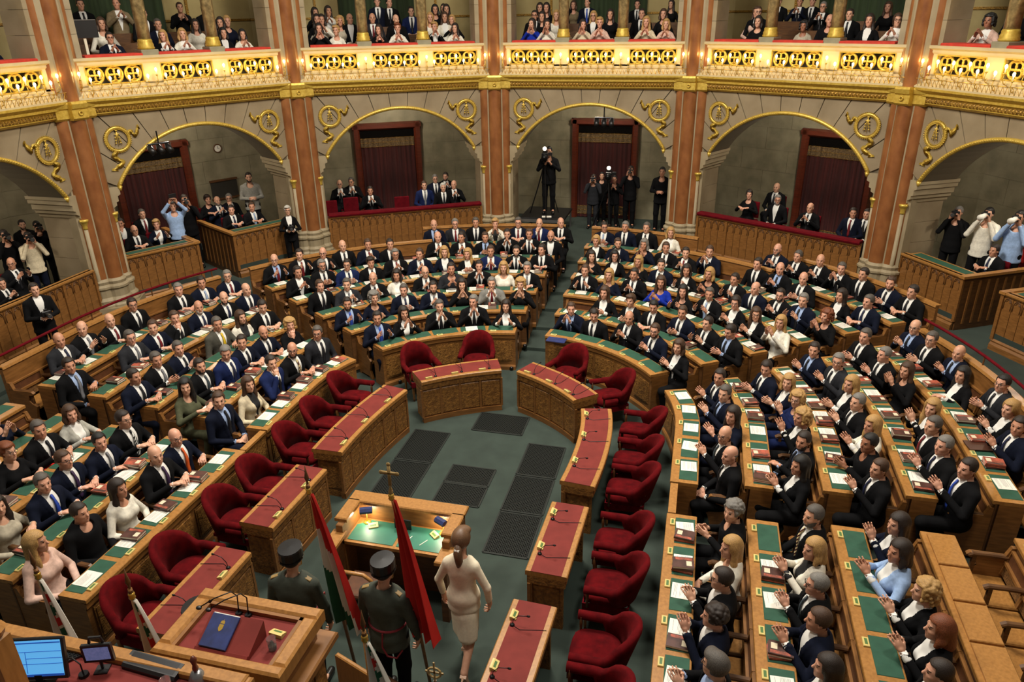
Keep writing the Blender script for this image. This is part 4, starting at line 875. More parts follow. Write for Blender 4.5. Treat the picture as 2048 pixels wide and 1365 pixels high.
_p = at(736, 1300, .98); oc = empty('guard_chair', (_p[0], _p[1]+.02, 0), -.35); tag(oc, 'oak chair behind the right guard beside the nearest white flag', 'chair'); MB().bbox(-.2, .2, -.2, .2, .42, .46, .015).build('seat', 'brown_leather', oc); MB().bbox(-.2, .2, -.22, -.18, .60, .98, .01).build('backrest', 'oak_top', oc)
for sx in (-1, 1):
    MB().box(sx*.18-.02, sx*.18+.02, -.22, -.18, 0, .62).build('leg', 'oak', oc); MB().box(sx*.18-.02, sx*.18+.02, .15, .19, 0, .42).build('leg', 'oak', oc)
# ============================================================ people: signed-distance bodies meshed with surface nets
def _cap(P, a, b, ra, rb):
    a = np.asarray(a, float); b = np.asarray(b, float); ab = b-a; L = ab@ab+1e-12
    d = [P[i]-a[i] for i in range(3)]; t = np.clip((d[0]*ab[0]+d[1]*ab[1]+d[2]*ab[2])/L, 0, 1)
    return np.sqrt(sum((d[i]-t*ab[i])**2 for i in range(3)))-(ra+(rb-ra)*t)
def _ell(P, c, r):
    q = [(P[i]-c[i])/r[i] for i in range(3)]; k0 = np.sqrt(q[0]**2+q[1]**2+q[2]**2)+1e-9; k1 = np.sqrt(sum((q[i]/r[i])**2 for i in range(3)))+1e-9
    return k0*(k0-1)/k1
def cap(a, b, ra, rb=None): return ('c', tuple(a), tuple(b), ra, ra if rb is None else rb)
def ell(c, r): return ('e', tuple(c), tuple(r))
class Field:
    def __init__(s, lo, hi, res):
        s.lo = np.array(lo, float); s.res = res; s.n = np.ceil((np.array(hi)-s.lo)/res).astype(int)+1
        s.ax = [s.lo[i]+res*np.arange(s.n[i]) for i in range(3)]; s.f = np.full(tuple(s.n), .3, float)
    def sl(s, lo, hi):
        i0 = np.clip(np.floor((np.array(lo)-s.lo)/s.res).astype(int), 0, s.n-1); i1 = np.clip(np.ceil((np.array(hi)-s.lo)/s.res).astype(int)+1, 1, s.n)
        S = tuple(slice(i0[k], max(i0[k]+1, i1[k])) for k in range(3)); P = [s.ax[k][S[k]].reshape([-1 if j == k else 1 for j in range(3)]) for k in range(3)]; return S, P
    def add(s, p, infl=0.0, k=.02, sub=False):
        if p[0] == 'c': A, B = np.array(p[1]), np.array(p[2]); r = max(p[3], p[4])+infl; lo, hi = np.minimum(A, B)-r, np.maximum(A, B)+r
        else: lo, hi = np.array(p[1])-np.array(p[2])-infl, np.array(p[1])+np.array(p[2])+infl
        m = k*1.5+s.res*3; S, P = s.sl(lo-m, hi+m)
        d = (_cap(P, *p[1:]) if p[0] == 'c' else _ell(P, *p[1:]))-infl
        a = s.f[S]
        if sub: d = -d; h = np.clip(.5-.5*(a-d)/k, 0, 1) ; s.f[S] = a+(d-a)*h+k*h*(1-h)
        else: h = np.clip(.5+.5*(a-d)/k, 0, 1); s.f[S] = a+(d-a)*h-k*h*(1-h)
    def adds(s, ps, infl=0.0, k=.02):
        for p in ps: s.add(p, infl, k)
    def grid(s): return [s.ax[k].reshape([-1 if j == k else 1 for j in range(3)]) for k in range(3)]
    def net(s):
        f = s.f; ins = f < 0; nx, ny, nz = f.shape
        c = [f[i:nx-1+i, j:ny-1+j, k:nz-1+k] for i in (0, 1) for j in (0, 1) for k in (0, 1)]
        ci = [x < 0 for x in c]; cnt = sum(x.astype(np.int8) for x in ci); act = (cnt > 0) & (cnt < 8); idx = np.argwhere(act); n = len(idx)
        vid = np.full(act.shape, -1, np.int64); vid[act] = np.arange(n)
        cv = np.stack([x[act] for x in c], 1); acc = np.zeros((n, 3)); w = np.zeros(n); off = [(i, j, k) for i in (0, 1) for j in (0, 1) for k in (0, 1)]
        for e0 in range(8):
            for e1 in range(e0+1, 8):
                if sum(abs(off[e0][q]-off[e1][q]) for q in range(3)) != 1: continue
                a, b = cv[:, e0], cv[:, e1]; m = (a < 0) != (b < 0); t = np.where(m, a/(a-b+1e-15), 0)
                p = np.array(off[e0], float)+t[:, None]*(np.array(off[e1], float)-np.array(off[e0], float)); acc[m] += p[m]; w[m] += 1
        V = s.lo+(idx+acc/np.maximum(w, 1)[:, None])*s.res; F = []
        for axd in range(3):
            o = [0, 1, 2]; o.remove(axd); b, cc = o
            sh = [slice(None)]*3; sh[axd] = slice(0, -1); s1 = [slice(None)]*3; s1[axd] = slice(1, None)
            A0, A1 = ins[tuple(sh)], ins[tuple(s1)]; E = np.argwhere(A0 != A1); E = E[(E[:, b] > 0) & (E[:, cc] > 0) & (E[:, b] < f.shape[b]-1) & (E[:, cc] < f.shape[cc]-1)]
            if not len(E): continue
            def g(db, dc): q = E.copy(); q[:, b] += db; q[:, cc] += dc; return vid[q[:, 0], q[:, 1], q[:, 2]]
            q = np.stack([g(-1, -1), g(0, -1), g(0, 0), g(-1, 0)], 1); fl = A0[E[:, 0], E[:, 1], E[:, 2]]
            if axd == 1: fl = ~fl
            q[~fl] = q[~fl][:, ::-1]; F.append(q)
        F = np.concatenate(F) if F else np.zeros((0, 4), int); F = F[(F >= 0).all(1)]
        return V, F
def cat(parts):
    V = []; F = []; M = []; n = 0
    for v, f, m in parts: V.append(v); F.append(f+n); M.append(np.full(len(f), m) if np.isscalar(m) else m); n += len(v)
    return np.concatenate(V), np.concatenate(F), np.concatenate(M)
def rotm(yaw, pitch=0, roll=0):
    cy, sy, cp, sp, cr, sr = math.cos(yaw), math.sin(yaw), math.cos(pitch), math.sin(pitch), math.cos(roll), math.sin(roll)
    return np.array([[cy, -sy, 0], [sy, cy, 0], [0, 0, 1]]) @ np.array([[1, 0, 0], [0, cp, -sp], [0, sp, cp]]) @ np.array([[cr, 0, sr], [0, 1, 0], [-sr, 0, cr]])
# ---- head, local to the skull centre, looking along +y
def head_mesh(fem):
    F = Field((-.11, -.14, -.24), (.11, .15, .15), .0075); j = .92 if fem else 1.0
    F.adds([ell((0, -.015, .03), (.077*j, .097, .098)), ell((0, .018, -.03), (.064*j, .076, .098)), ell((0, .035, -.085), (.047*j, .05, .042))], 0, .03)
    F.add(cap((0, -.03, -.09), (0, -.045, -.22), .052*j, .058*j), 0, .03)
    F.add(cap((-.034, .078, .026), (.034, .078, .026), .010), 0, .014); F.add(cap((0, .086, .01), (0, .108, -.028), .008, .013), 0, .010)
    F.add(cap((-.022, .078, -.068), (.022, .078, -.068), .009), 0, .008); F.add(ell((0, .072, -.108), (.02, .016, .016)), 0, .015)
    for s in (-1, 1):
        F.add(ell((s*.075*j, -.012, -.008), (.013, .022, .031)), 0, .006); F.add(ell((s*.038, .055, -.03), (.022, .025, .022)), 0, .02)
        F.add(ell((s*.031, .098, .008), (.014, .016, .010)), 0, .008, sub=True)
    V, Q = F.net(); C = V[Q].mean(1); m = np.zeros(len(Q), int)
    for s in (-1, 1):
        m[(np.hypot(C[:, 0]-s*.031, (C[:, 2]-.008)*1.5) < .0125) & (C[:, 1] > .06)] = 1
        m[(np.abs(C[:, 0]-s*.033) < .017) & (np.abs(C[:, 2]-.033+.12*(np.abs(C[:, 0])-.03)) < .0034) & (C[:, 1] > .05)] = 2
    m[(np.abs(C[:, 0]) < .019) & (np.abs(C[:, 2]+.069) < .0055) & (C[:, 1] > .07)] = 3
    return V, Q, m
# ---- hand, local to the wrist: +y along the fingers, palm towards +z, thumb on +x
def hand_mesh(curl=.35, splay=.12, res=.006):
    F = Field((-.075, -.05, -.05), (.095, .215, .09), res)
    F.add(cap((0, -.03, 0), (0, .02, 0), .026, .027), 0, .01); F.adds([ell((.004, .05, 0), (.042, .052, .017))], 0, .012)
    for x, L in ((.033, .074), (.0115, .084), (-.0105, .078), (-.031, .062)):
        a = np.array([x, .088, 0]); d = np.array([math.sin(x/.03*splay), math.cos(x/.03*splay)*math.cos(curl*.5), math.sin(curl*.5)]); b = a+d*L*.5
        d2 = np.array([d[0], math.cos(curl*1.5)*.98, math.sin(curl*1.5)]); e = b+d2/np.linalg.norm(d2)*L*.5
        F.add(cap(a-d*.02, b, .0095, .0085), 0, .004); F.add(cap(b, e, .0085, .0072), 0, .004)
    F.add(cap((.028, .02, .004), (.052, .055, .016), .014, .0105), 0, .008); F.add(cap((.052, .055, .016), (.056, .092, .028), .0105, .0085), 0, .004)
    return F.net()
HEADS = {0: head_mesh(False), 1: head_mesh(True)}
HANDS = {c: hand_mesh(c) for c in (.25, 1.0)}
def place_hand(wr, fdir, pnorm, left, curl=.25):
    V, Q = HANDS[curl]; y = np.array(fdir, float); y /= np.linalg.norm(y); z = np.array(pnorm, float); z -= y*(z@y); z /= np.linalg.norm(z); x = np.cross(y, z)
    v = V.copy(); q = Q
    if left: v[:, 0] *= -1; q = Q[:, ::-1]
    return v[:, :1]*x+v[:, 1:2]*y+v[:, 2:]*z+np.array(wr), q
# ---- figures
def dims(fem): return dict(sh=.142, chest=(.140, .102, .17), waist=(.118, .095), pel=(.158, .12, .12), arm=.036, shz=.425) if fem else dict(sh=.186, chest=(.172, .120, .185), waist=(.150, .114), pel=(.160, .125, .12), arm=.045, shz=.445)
ARMS = {   # per arm (right side; mirrored on the left): elbow, wrist, finger direction, palm normal, curl - relative to the hip centre
    'clap': ((.272, .07, .24), (.065, .255, .425), (-.35, .55, .75), (-1, .15, -.2), .25),
    'high': ((.262, .10, .265), (.060, .24, .51), (-.25, .35, .9), (-1, .2, .0), .25),
    'apart': ((.28, .06, .245), (.125, .265, .425), (-.25, .6, .75), (-1, .3, .1), .25),
    'low': ((.278, .04, .22), (.075, .25, .375), (-.45, .8, .35), (-1, .1, .3), .25),
    'lap': ((.27, .02, .17), (.085, .27, .115), (-.75, .65, -.1), (-.5, .2, -.8), 1.0),
    'desk': ((.275, .07, .24), (.10, .30, .385), (-.75, .6, -.05), (-.3, .1, -1), 1.0),
    'side': ((.255, -.02, .17), (.25, .06, -.08), (-.05, .15, -1), (-1, 0, 0), 1.0),
    'shoot': ((.24, .16, .28), (.075, .17, .60), (-.3, .2, .9), (-.6, .7, .2), 1.0),
    'up': ((.26, .14, .60), (.085, .20, .82), (-.3, .1, .95), (-.7, .6, 0), 1.0),
    'front': ((.25, .03, .18), (.05, .25, .20), (-.8, .55, .2), (-.6, -.2, -.5), 1.0),
    'chin': ((.235, .16, .22), (.045, .13, .50), (-.25, -.3, .9), (-.5, -.8, .2), 1.0)}
HIPZ = {'sit': .43, 'stand': .90, 'walk': .90}
def skeleton(fem, legs, arms):
    d = dims(fem); h = HIPZ[legs]; o = np.array([0, 0, h]); P = lambda x, y, z: (x, y, z+h)
    tor = [ell(P(0, -.02, .03), d['pel']), ell(P(0, -.012, .17), (d['waist'][0], d['waist'][1], .16)), ell(P(0, -.02, .36), d['chest']), cap(P(-d['sh']+.03, -.035, d['shz']), P(0, -.035, d['shz']+.045), .048, .055), cap(P(d['sh']-.03, -.035, d['shz']), P(0, -.035, d['shz']+.045), .048, .055)]
    if fem: tor += [ell(P(s*.062, .065, .325), (.06, .055, .06)) for s in (-1, 1)]
    if legs == 'sit': lg = {s: (P(s*.09, .0, .0), P(s*.12, .38, .03), P(s*.115, .30, -.345), P(s*.125, .42, -.39)) for s in (-1, 1)}
    elif legs == 'stand': lg = {s: (P(s*.09, 0, 0), P(s*.10, .02, -.42), P(s*.10, -.02, -.82), P(s*.125, .12, -.865)) for s in (-1, 1)}
    else: lg = {1: (P(.08, 0, 0), P(.085, -.02, -.42), P(.075, -.30, -.74), P(.08, -.28, -.87)), -1: (P(-.08, 0, 0), P(-.07, .16, -.40), P(-.06, .12, -.80), P(-.06, .27, -.86))}
    am = {}
    for s in (-1, 1):
        A = ARMS[arms[0] if s > 0 else arms[1]]; m = lambda v: (v[0]*s, v[1], v[2])
        am[s] = (P(s*d['sh'], -.035, d['shz']-.005), P(*m(A[0])), P(*m(A[1])), m(A[2]), m(A[3]), A[4])
    return d, h, tor, lg, am
def body_parts(fem, legs, arms):
    d, h, tor, lg, am = skeleton(fem, legs, arms)
    F = Field((-.42, -.42, -.02), (.42, .72, h+.60), .022)
    F.adds(tor, -.012, .05); F.add(cap((0, -.035, h+.45), (0, -.03, h+.60), .052, .05), -.004, .03)
    for s in (-1, 1):
        a, b, c, e = lg[s]; F.add(cap(a, b, .078, .056), 0, .03); F.add(cap(b, c, .054, .038), 0, .02); F.add(cap(c, e, .036, .03), 0, .02)
        S, E, W = am[s][:3]; F.add(cap(S, E, d['arm']-.004, .036), 0, .03); F.add(cap(E, W, .036, .026), 0, .015)
    V, Q = F.net(); parts = [(V, Q, 0)]
    for s in (-1, 1):
        v, q = place_hand(am[s][2], am[s][3], am[s][4], s < 0, am[s][5]); parts.append((v, q, 0))
    return parts, h
def vcut(P, h, fem, depth=.10, w0=.072):     # width of the open front at height z
    z = P[2]-h; return np.clip((z-depth)/(.46-depth), 0, 1)*w0
def jacket(fem, legs, arms, closed=False, res=.0135, hem=None):
    d, h, tor, lg, am = skeleton(fem, legs, arms); F = Field((-.40, -.30, h-.16), (.40, .52, h+1.0 if 'up' in arms else h+.72), res)
    inf = .023 if not fem else .016
    F.adds(tor, inf, .05)
    if legs != 'sit': F.add(cap((0, -.01, h-.02), (0, -.01, h-.12), .15 if not fem else .122, .155 if not fem else .128), .0, .06); F.add(ell((0, -.01, h-.10), (.19, .145, .10) if not fem else (.172, .132, .10)), 0, .05)
    else: F.add(ell((0, .02, h+.01), (.185, .155, .10)), 0, .05)
    for s in (-1, 1):
        S, E, W = am[s][:3]; W2 = tuple(np.array(W)*.9+np.array(E)*.1); F.add(cap(S, E, d['arm']+.008, .042 if not fem else .036), .006, .03); F.add(cap(E, W2, .041 if not fem else .035, .034 if not fem else .030), .005, .018)
    P = F.grid(); f = F.f
    f = np.maximum(f, (h-(.13 if legs != 'sit' else .075)) - P[2]+0*f)     # hem
    neck = _cap(P, (0, -.03, h+.44), (0, -.02, h+.66), .066, .075); f = np.maximum(f, -neck)
    if closed: f = np.maximum(f, -_ell(P, (0, .06, h+.50), (.085, .10, .07)))
    else:
        wv = vcut(P, h, fem); lap = (np.abs(P[0]) < wv+.05) & (P[1] > .0) & (P[2] > h+.10); f = f-.005*lap
        f = np.maximum(f, np.minimum(np.minimum(wv-np.abs(P[0]), P[1]-.0), P[2]-(h+.10)))
    # open the cuffs
    for s in (-1, 1):
        E, W = np.array(am[s][1]), np.array(am[s][2]); f = np.maximum(f, -_cap(P, W*.94+E*.06, W+(W-E)*.3, .030, .04))
    F.f = f; return F.net()
def shirt(fem, legs, arms, res=.012):
    d, h, tor, lg, am = skeleton(fem, legs, arms); F = Field((-.40, -.16, h-.02), (.40, .52, h+1.0 if 'up' in arms else h+.66), res)
    F.adds(tor, .010, .05); P = F.grid(); f = np.maximum(F.f, np.maximum(np.abs(P[0])-.105, np.maximum(.0-P[1], (h+.06)-P[2])))
    col = np.maximum(np.maximum(_cap(P, (0, -.038, h+.44), (0, -.012, h+.545), .070, .068), -_cap(P, (0, -.038, h+.44), (0, -.01, h+.60), .056, .058)), P[2]-(h+.528-.30*P[1]))
    f = np.minimum(f, np.maximum(col, (h+.46)-P[2]))
    for s in (-1, 1):
        E, W = np.array(am[s][1]), np.array(am[s][2]); f = np.minimum(f, np.maximum(_cap(P, W*.97+E*.03, W*.80+E*.2, .036, .038), -_cap(P, W+(W-E)*.2, W*.97+E*.03, .028, .029)))
    F.f = f; return F.net()
def trousers(fem, legs, res=.017):
    d, h, tor, lg, am = skeleton(fem, legs, ('lap', 'lap')); F = Field((-.30, -.46, .04), (.30, .62, h+.2), res); F.add(tor[0], .012, .04)
    for s in (-1, 1): a, b, c, e = lg[s]; F.add(cap(a, b, .086, .066), .006, .04); F.add(cap(b, (c[0], c[1], c[2]-.03), .062, .052), .006, .03)
    return F.net()
def shoes(fem, legs, res=.013):
    d, h, tor, lg, am = skeleton(fem, legs, ('lap', 'lap')); F = Field((-.25, -.50, -.02), (.25, .70, .25), res)
    for s in (-1, 1): a, b, c, e = lg[s]; c2 = np.array(c); e2 = np.array(e); F.add(cap((c2[0], c2[1]-.03, max(.035, c2[2]-.05)), tuple(e2+np.array([0, .06, .0])), .042, .038), 0, .02)
    P = F.grid(); F.f = np.maximum(F.f, .0-P[2]); return F.net()
def skirt(legs, res=.017):
    h = HIPZ[legs]; F = Field((-.32, -.4, h-.55), (.32, .6, h+.2), res)
    if legs == 'sit': F.adds([ell((0, 0, h+.03), (.185, .15, .13)), cap((-.08, .0, h), (-.10, .40, h+.03), .105, .085), cap((.08, 0, h), (.10, .40, h+.03), .105, .085), cap((0, .0, h), (0, .40, h+.02), .09, .075)], 0, .05)
    else: F.adds([ell((0, -.01, h+.02), (.165, .13, .15)), cap((0, 0, h), (-.01, .03, h-.46), .150, .135), cap((0.04, -.05, h-.2), (.06, -.10, h-.44), .11, .10)], 0, .06); P = F.grid(); F.f = np.maximum(F.f, (h-.47)-P[2])
    return F.net()
# ---- hair, local to the skull centre
def hair_mesh(st):
    F = Field((-.17, -.21, -.42), (.17, .14, .19), .0085 if st not in 'C' else .0085)
    face = lambda P: np.minimum(np.minimum(P[1]-.052+.25*np.maximum(P[2]-.03, 0)*0, .078-P[2]+0*P[1]), .2-np.abs(P[0]))   # >0 inside the face area
    sk = [ell((0, -.015, .032), (.077, .097, .098))]; P = F.grid()
    if st in 'smr0gS':
        F.adds(sk, {'s': .013, 'm': .022, 'r': .008, '0': .004, 'g': .010, 'S': .02}[st], .02)
        if st in 'mS': F.add(ell((.02, .05, .10), (.07, .05, .035)), 0, .03)
        f = F.f; f = np.maximum(f, (-.06 if st != 'm' and st != 'S' else -.085)+.35*np.minimum(0, P[1])*0-P[2]-.25*np.minimum(0, P[1]+.0)*0)
        f = np.maximum(f, np.minimum(P[1]-.042, .082-P[2])); f = np.maximum(f, np.minimum(P[1]-.005, .018-P[2]))       # face and ear line
        if st in 'r0': f = np.maximum(f, np.minimum(P[2]-(.055 if st == 'r' else .03), P[1]+.075)); f = np.maximum(f, np.minimum(P[1]-.0, 0*P[2]+.2))
        F.f = f
    elif st in 'LBU':
        F.adds(sk, .018, .02); L = {'L': .34, 'B': .15, 'U': .05}[st]
        F.add(cap((0, -.06, .0), (0, -.085, -L), .085, .075 if st == 'L' else .085), 0, .03)
        for s in (-1, 1):
            if st != 'U': F.add(cap((s*.068, -.01, .03), (s*.088, -.01, -L*.55), .032, .034), 0, .03); F.add(cap((s*.085, -.01, -L*.5), (s*.09, .02, -L*.85), .034, .022), 0, .03)
        if st == 'U': F.add(ell((0, -.12, .05), (.045, .045, .045)), 0, .015)
        f = F.f; f = np.maximum(f, np.minimum(P[1]-.050, .080-P[2])); f = np.maximum(f, -_ell(P, (0, .03, -.04), (.070, .10, .115)) ); f = np.maximum(f, -_cap(P, (0, -.02, -.10), (0, -.03, -.30), .056, .06)); 
        F.f = f
    elif st in 'Cc':
        rr = random.Random(3)
        F.adds(sk, .02, .02); n = 150 if st == 'C' else 90
        for i in range(n):
            t = rr.uniform(0, 2*pi); z = rr.uniform(-1.15 if st == 'C' else -.2, 1); q = math.sqrt(max(0, 1-max(-1, min(1, z))**2)) if z > 0 else 1
            x, y = q*math.cos(t)*.098, q*math.sin(t)*.112-.02
            if y > .045 and z < .6: continue
            F.add(ell((x, y, .03+z*.105), (.024, .024, .022)), 0, .008)
        f = F.f; f = np.maximum(f, np.minimum(P[1]-.050, .075-P[2])); f = np.maximum(f, -_ell(P, (0, .05, -.03), (.066, .09, .10))); F.f = f
    return F.net()
HAIR = {}
def hairdata(st):
    if st not in HAIR: V, Q = hair_mesh(st); HAIR[st] = meshdata('hair', V, Q, MATS['black_plastic'], True)
    return HAIR[st]
def m_beard():
    F = Field((-.09, -.06, -.16), (.09, .12, .03), .008); F.adds([ell((0, .018, -.03), (.064, .076, .098)), ell((0, .035, -.085), (.047, .05, .042))], .006, .03); P = F.grid()
    f = np.maximum(F.f, np.minimum(P[2]+.035+0*P[1], 1)); f = np.maximum(f, -.02-P[1]); f = np.maximum(f, -_cap(P, (-.022, .085, -.068), (.022, .085, -.068), .014, .014)); f = np.maximum(f, np.minimum(.052-np.abs(P[0]), np.minimum(P[1]-.05, P[2]+.052))); F.f = f; V, Q = F.net(); return meshdata('beard', V, Q, MATS['black_plastic'], True)
ME_BEARD = m_beard()
def m_glasses():
    mb = MB()
    for s in (-1, 1): mb.torus((s*.032, .100, .006), .024, .0028, 'xz', 14, 4, .8); mb.tube([(s*.056, .098, .01), (s*.078, .03, .012), (s*.080, -.02, .0)], .0025, 4)
    mb.tube([(-.008, .102, .010), (.008, .102, .010)], .003, 4); return mb.data('glasses', 'black_plastic')
ME_GLS = m_glasses()
# ---- garment colours
CLO = {'k': (12, 12, 14), 'c': (38, 39, 43), 'n': (13, 18, 34), 'b': (22, 33, 72), 'g': (122, 120, 114), 'd': (74, 72, 64), 'w': (222, 216, 200), 'e': (206, 192, 162), 'p': (206, 172, 156), 'o': (76, 78, 58), 'l': (150, 176, 214), 'r': (150, 30, 26), 't': (120, 104, 78), 'x': (150, 148, 140), 'B': (22, 46, 150), 'G': (48, 54, 48), 'h': (168, 166, 156), 'f': (170, 160, 140)}
CNAME = {'k': 'black', 'c': 'charcoal', 'n': 'navy', 'b': 'blue', 'g': 'light grey', 'd': 'grey', 'w': 'white', 'e': 'cream', 'p': 'pink', 'o': 'olive', 'l': 'pale blue', 'r': 'red', 't': 'tan', 'x': 'grey', 'B': 'bright blue', 'G': 'dark green', 'h': 'pale grey', 'f': 'patterned'}
for c, v in CLO.items(): mat('cloth_'+c, v, .9, noise=.12, scale=30, spec=.15)
mat('shirt_white', (226, 224, 218), .8); mat('shirt_blue', (150, 170, 206), .8); mat('shirt_lilac', (196, 186, 206), .8); mat('shirt_black', (18, 18, 20), .8)
TIE = {'k': (20, 20, 26), 'n': (26, 32, 64), 'r': (110, 18, 26), 'b': (40, 72, 170), 'y': (216, 180, 30), 'o': (226, 96, 36), 'p': (58, 36, 70), 'l': (150, 170, 200), 's': (196, 170, 120), 'z': (120, 120, 124), 'g': (60, 70, 76)}
for c, v in TIE.items(): mat('tie_'+c, v, .6)
def stripes(name, c1, c2, sc_):
    m = mat(name, c1, .6); nt = m.node_tree; b = nt.nodes['Principled BSDF']; tc = nt.nodes.new('ShaderNodeTexCoord'); wv = nt.nodes.new('ShaderNodeTexWave'); wv.bands_direction = 'DIAGONAL'; wv.inputs['Scale'].default_value = sc_
    r = nt.nodes.new('ShaderNodeValToRGB'); r.color_ramp.interpolation = 'CONSTANT'; r.color_ramp.elements[0].color = (*lin(c1), 1); r.color_ramp.elements[1].position = .5; r.color_ramp.elements[1].color = (*lin(c2), 1)
    nt.links.new(tc.outputs['Object'], wv.inputs['Vector']); nt.links.new(wv.outputs['Fac'], r.inputs[0]); nt.links.new(r.outputs[0], b.inputs['Base Color'])
stripes('tie_s', (218, 200, 150), (70, 24, 24), 14); stripes('tie_w', (20, 20, 24), (220, 220, 214), 14)
TNAME = {'k': 'black tie', 'n': 'navy tie', 'r': 'dark red tie', 'b': 'blue tie', 'y': 'yellow tie', 'o': 'orange tie', 'p': 'purple tie', 'l': 'pale blue tie', 's': 'striped tie', 'w': 'black-and-white striped tie', 'z': 'grey tie', 'g': 'dark grey tie', '-': 'open collar'}
HAIRC = {'k': (18, 15, 13), 'd': (36, 25, 18), 'n': (66, 44, 28), 'y': (170, 132, 78), 'g': (112, 108, 102), 'w': (186, 182, 172), 'a': (112, 58, 28), 's': (78, 72, 66)}
HNAME = {'k': 'black', 'd': 'dark', 'n': 'brown', 'y': 'blonde', 'g': 'grey', 'w': 'white', 'a': 'auburn', 's': 'greying'}
for c, v in HAIRC.items(): mat('hair_'+c, v, .55, noise=.35, scale=60, stretch=(3, 3, .6), bump=.4, bscale=90)
SKIN = [(198, 146, 118), (206, 156, 128), (188, 134, 106), (204, 150, 124), (150, 100, 74)]
for i, v in enumerate(SKIN): mat('skin_%d' % i, v, .5, noise=.06, scale=30)
mat('eye_dark', (42, 28, 22), .4); mat('lips', (160, 84, 76), .5); mat('shoe', (14, 13, 13), .3); mat('heel_nude', (206, 168, 140), .4)
CACHE = {}
def cached(key, fn):
    if key not in CACHE: CACHE[key] = fn()
    return CACHE[key]
YAWS = {-2: -.75, -1: -.38, 0: 0.0, 1: .38, 2: .75}
def bodymesh(fem, legs, arms, yaw, pit):
    def mk():
        parts, h = cached(('bp', fem, legs, arms), lambda: body_parts(fem, legs, arms)); V, Q, m = HEADS[fem]
        Rm = rotm(YAWS[yaw], pit*-.22); V = V*.94; hc = np.array([0, .012, h+(.675 if legs == 'sit' else .69)]); v = V @ Rm.T + hc; low = V[:, 2] < -.13; t = np.clip((-.11-V[:, 2])/.10, 0, 1)[:, None]; v = v*(1-t)+(V+hc)*t
        V2, Q2, M2 = cat(parts+[(v, Q, m)]); me = meshdata('person', V2, Q2, [MATS['skin_0'], MATS['eye_dark'], MATS['hair_d'], MATS['lips']], True, M2); return me
    return cached(('bm', fem, legs, arms, yaw, pit), mk)
def gm(kind, fem, legs, arms, **kw):
    def mk():
        V, Q = {'jacket': lambda: jacket(fem, legs, arms), 'top': lambda: jacket(fem, legs, arms, True), 'shirt': lambda: shirt(fem, legs, arms), 'trousers': lambda: trousers(fem, legs), 'shoes': lambda: shoes(fem, legs), 'skirt': lambda: skirt(legs)}[kind]()
        return meshdata(kind, V, Q, MATS['cloth_k'], True)
    key = (kind, fem, legs) if kind in ('trousers', 'shoes', 'skirt') else (kind, fem, legs, arms)
    return cached(key, mk)
def tiemesh(legs):
    def mk():
        d, h, tor, lg, am = skeleton(0, legs, ('lap', 'lap')); F = Field((-.02, -.05, h-.02), (.02, .3, h+.6), .01); F.adds(tor, .013, .05); i0 = F.n[0]//2; zs = []; 
        for z in (.525, .495, .47, .40, .33, .26, .19, .12):
            col = F.f[i0, :, int(round((z+.02)/.01))]; ins = np.where(col < 0)[0]; y = max(F.ax[1][ins[-1]]+.014 if len(ins) else .05, .060); zs.append((z, y))
        mb = MB(); v = []; W = [.016, .022, .016, .024, .029, .033, .036, .036]
        for (z, y), w_ in zip(zs, W): v += [(-w_, y, z+h), (0, y+.012 if w_ < .023 else y+.006, z+h), (w_, y, z+h), (0, y-.012, z+h)]
        f = []
        for i in range(7):
            for k in range(4): l = (k+1) % 4; f.append((i*4+k, (i+1)*4+k, (i+1)*4+l, i*4+l))
        return MB().add(v, f+[(0, 1, 2, 3), (31, 30, 29, 28)]).data('tie', 'tie_k', True)
    return cached(('tie', legs), mk)
def mset(o, m, i=0):
    o.material_slots[i].link = 'OBJECT'; o.material_slots[i].material = MATS[m] if isinstance(m, str) else m
def person(pos, face, label, sex='m', hair='sd', suit='k', tie='k', arms='clap', legs='sit', yaw=0, pit=0, scale=.93, glasses=False, closed=False, skin=0, beard=False, shirtc='shirt_white', lower=None, group=None, arms2=None, cap_=None):
    fem = 1 if sex == 'f' else 0; ar = (arms, arms2 or arms); h = HIPZ[legs]
    o = inst('person', bodymesh(fem, legs, ar, yaw, pit), None, pos, math.radians(-face), scale)
    mset(o, 'skin_%d' % skin); hc = hair[1] if len(hair) > 1 and hair[1] in HAIRC else 'd'; mset(o, 'hair_'+('d' if hc in 'kdna' else 's'), 2)
    tag(o, label, 'person', group)
    j = inst('top' if closed else 'jacket', gm('top' if closed else 'jacket', fem, legs, ar), o); mset(j, 'cloth_'+suit)
    if not closed:
        s = inst('blouse' if fem else 'shirt', gm('shirt', fem, legs, ar), o); mset(s, shirtc)
        if tie != '-' and not fem: t = inst('tie', tiemesh(legs), o); mset(t, 'tie_'+tie)
    lw = lower or (suit if suit in 'kcnbdGo' else 'k'); t = inst('trousers', gm('trousers', fem, legs, ar), o); mset(t, 'cloth_'+lw)
    t = inst('shoes', gm('shoes', fem, legs, ar), o); mset(t, 'shoe')
    Rm = rotm(YAWS[yaw], pit*-.22); M = Matrix(((*Rm[0], 0), (*Rm[1], .012), (*Rm[2], h+(.675 if legs == 'sit' else .69)), (0, 0, 0, 1))) @ Matrix.Scale(.94, 4)
    if hair[0] != '_':
        hr = inst('hair', hairdata(hair[0]), o); hr.matrix_local = M; mset(hr, 'hair_'+hc)
    if beard: b = inst('beard', ME_BEARD, o); b.matrix_local = M; mset(b, 'hair_'+hc)
    if glasses: g = inst('glasses', ME_GLS, o); g.matrix_local = M
    return o
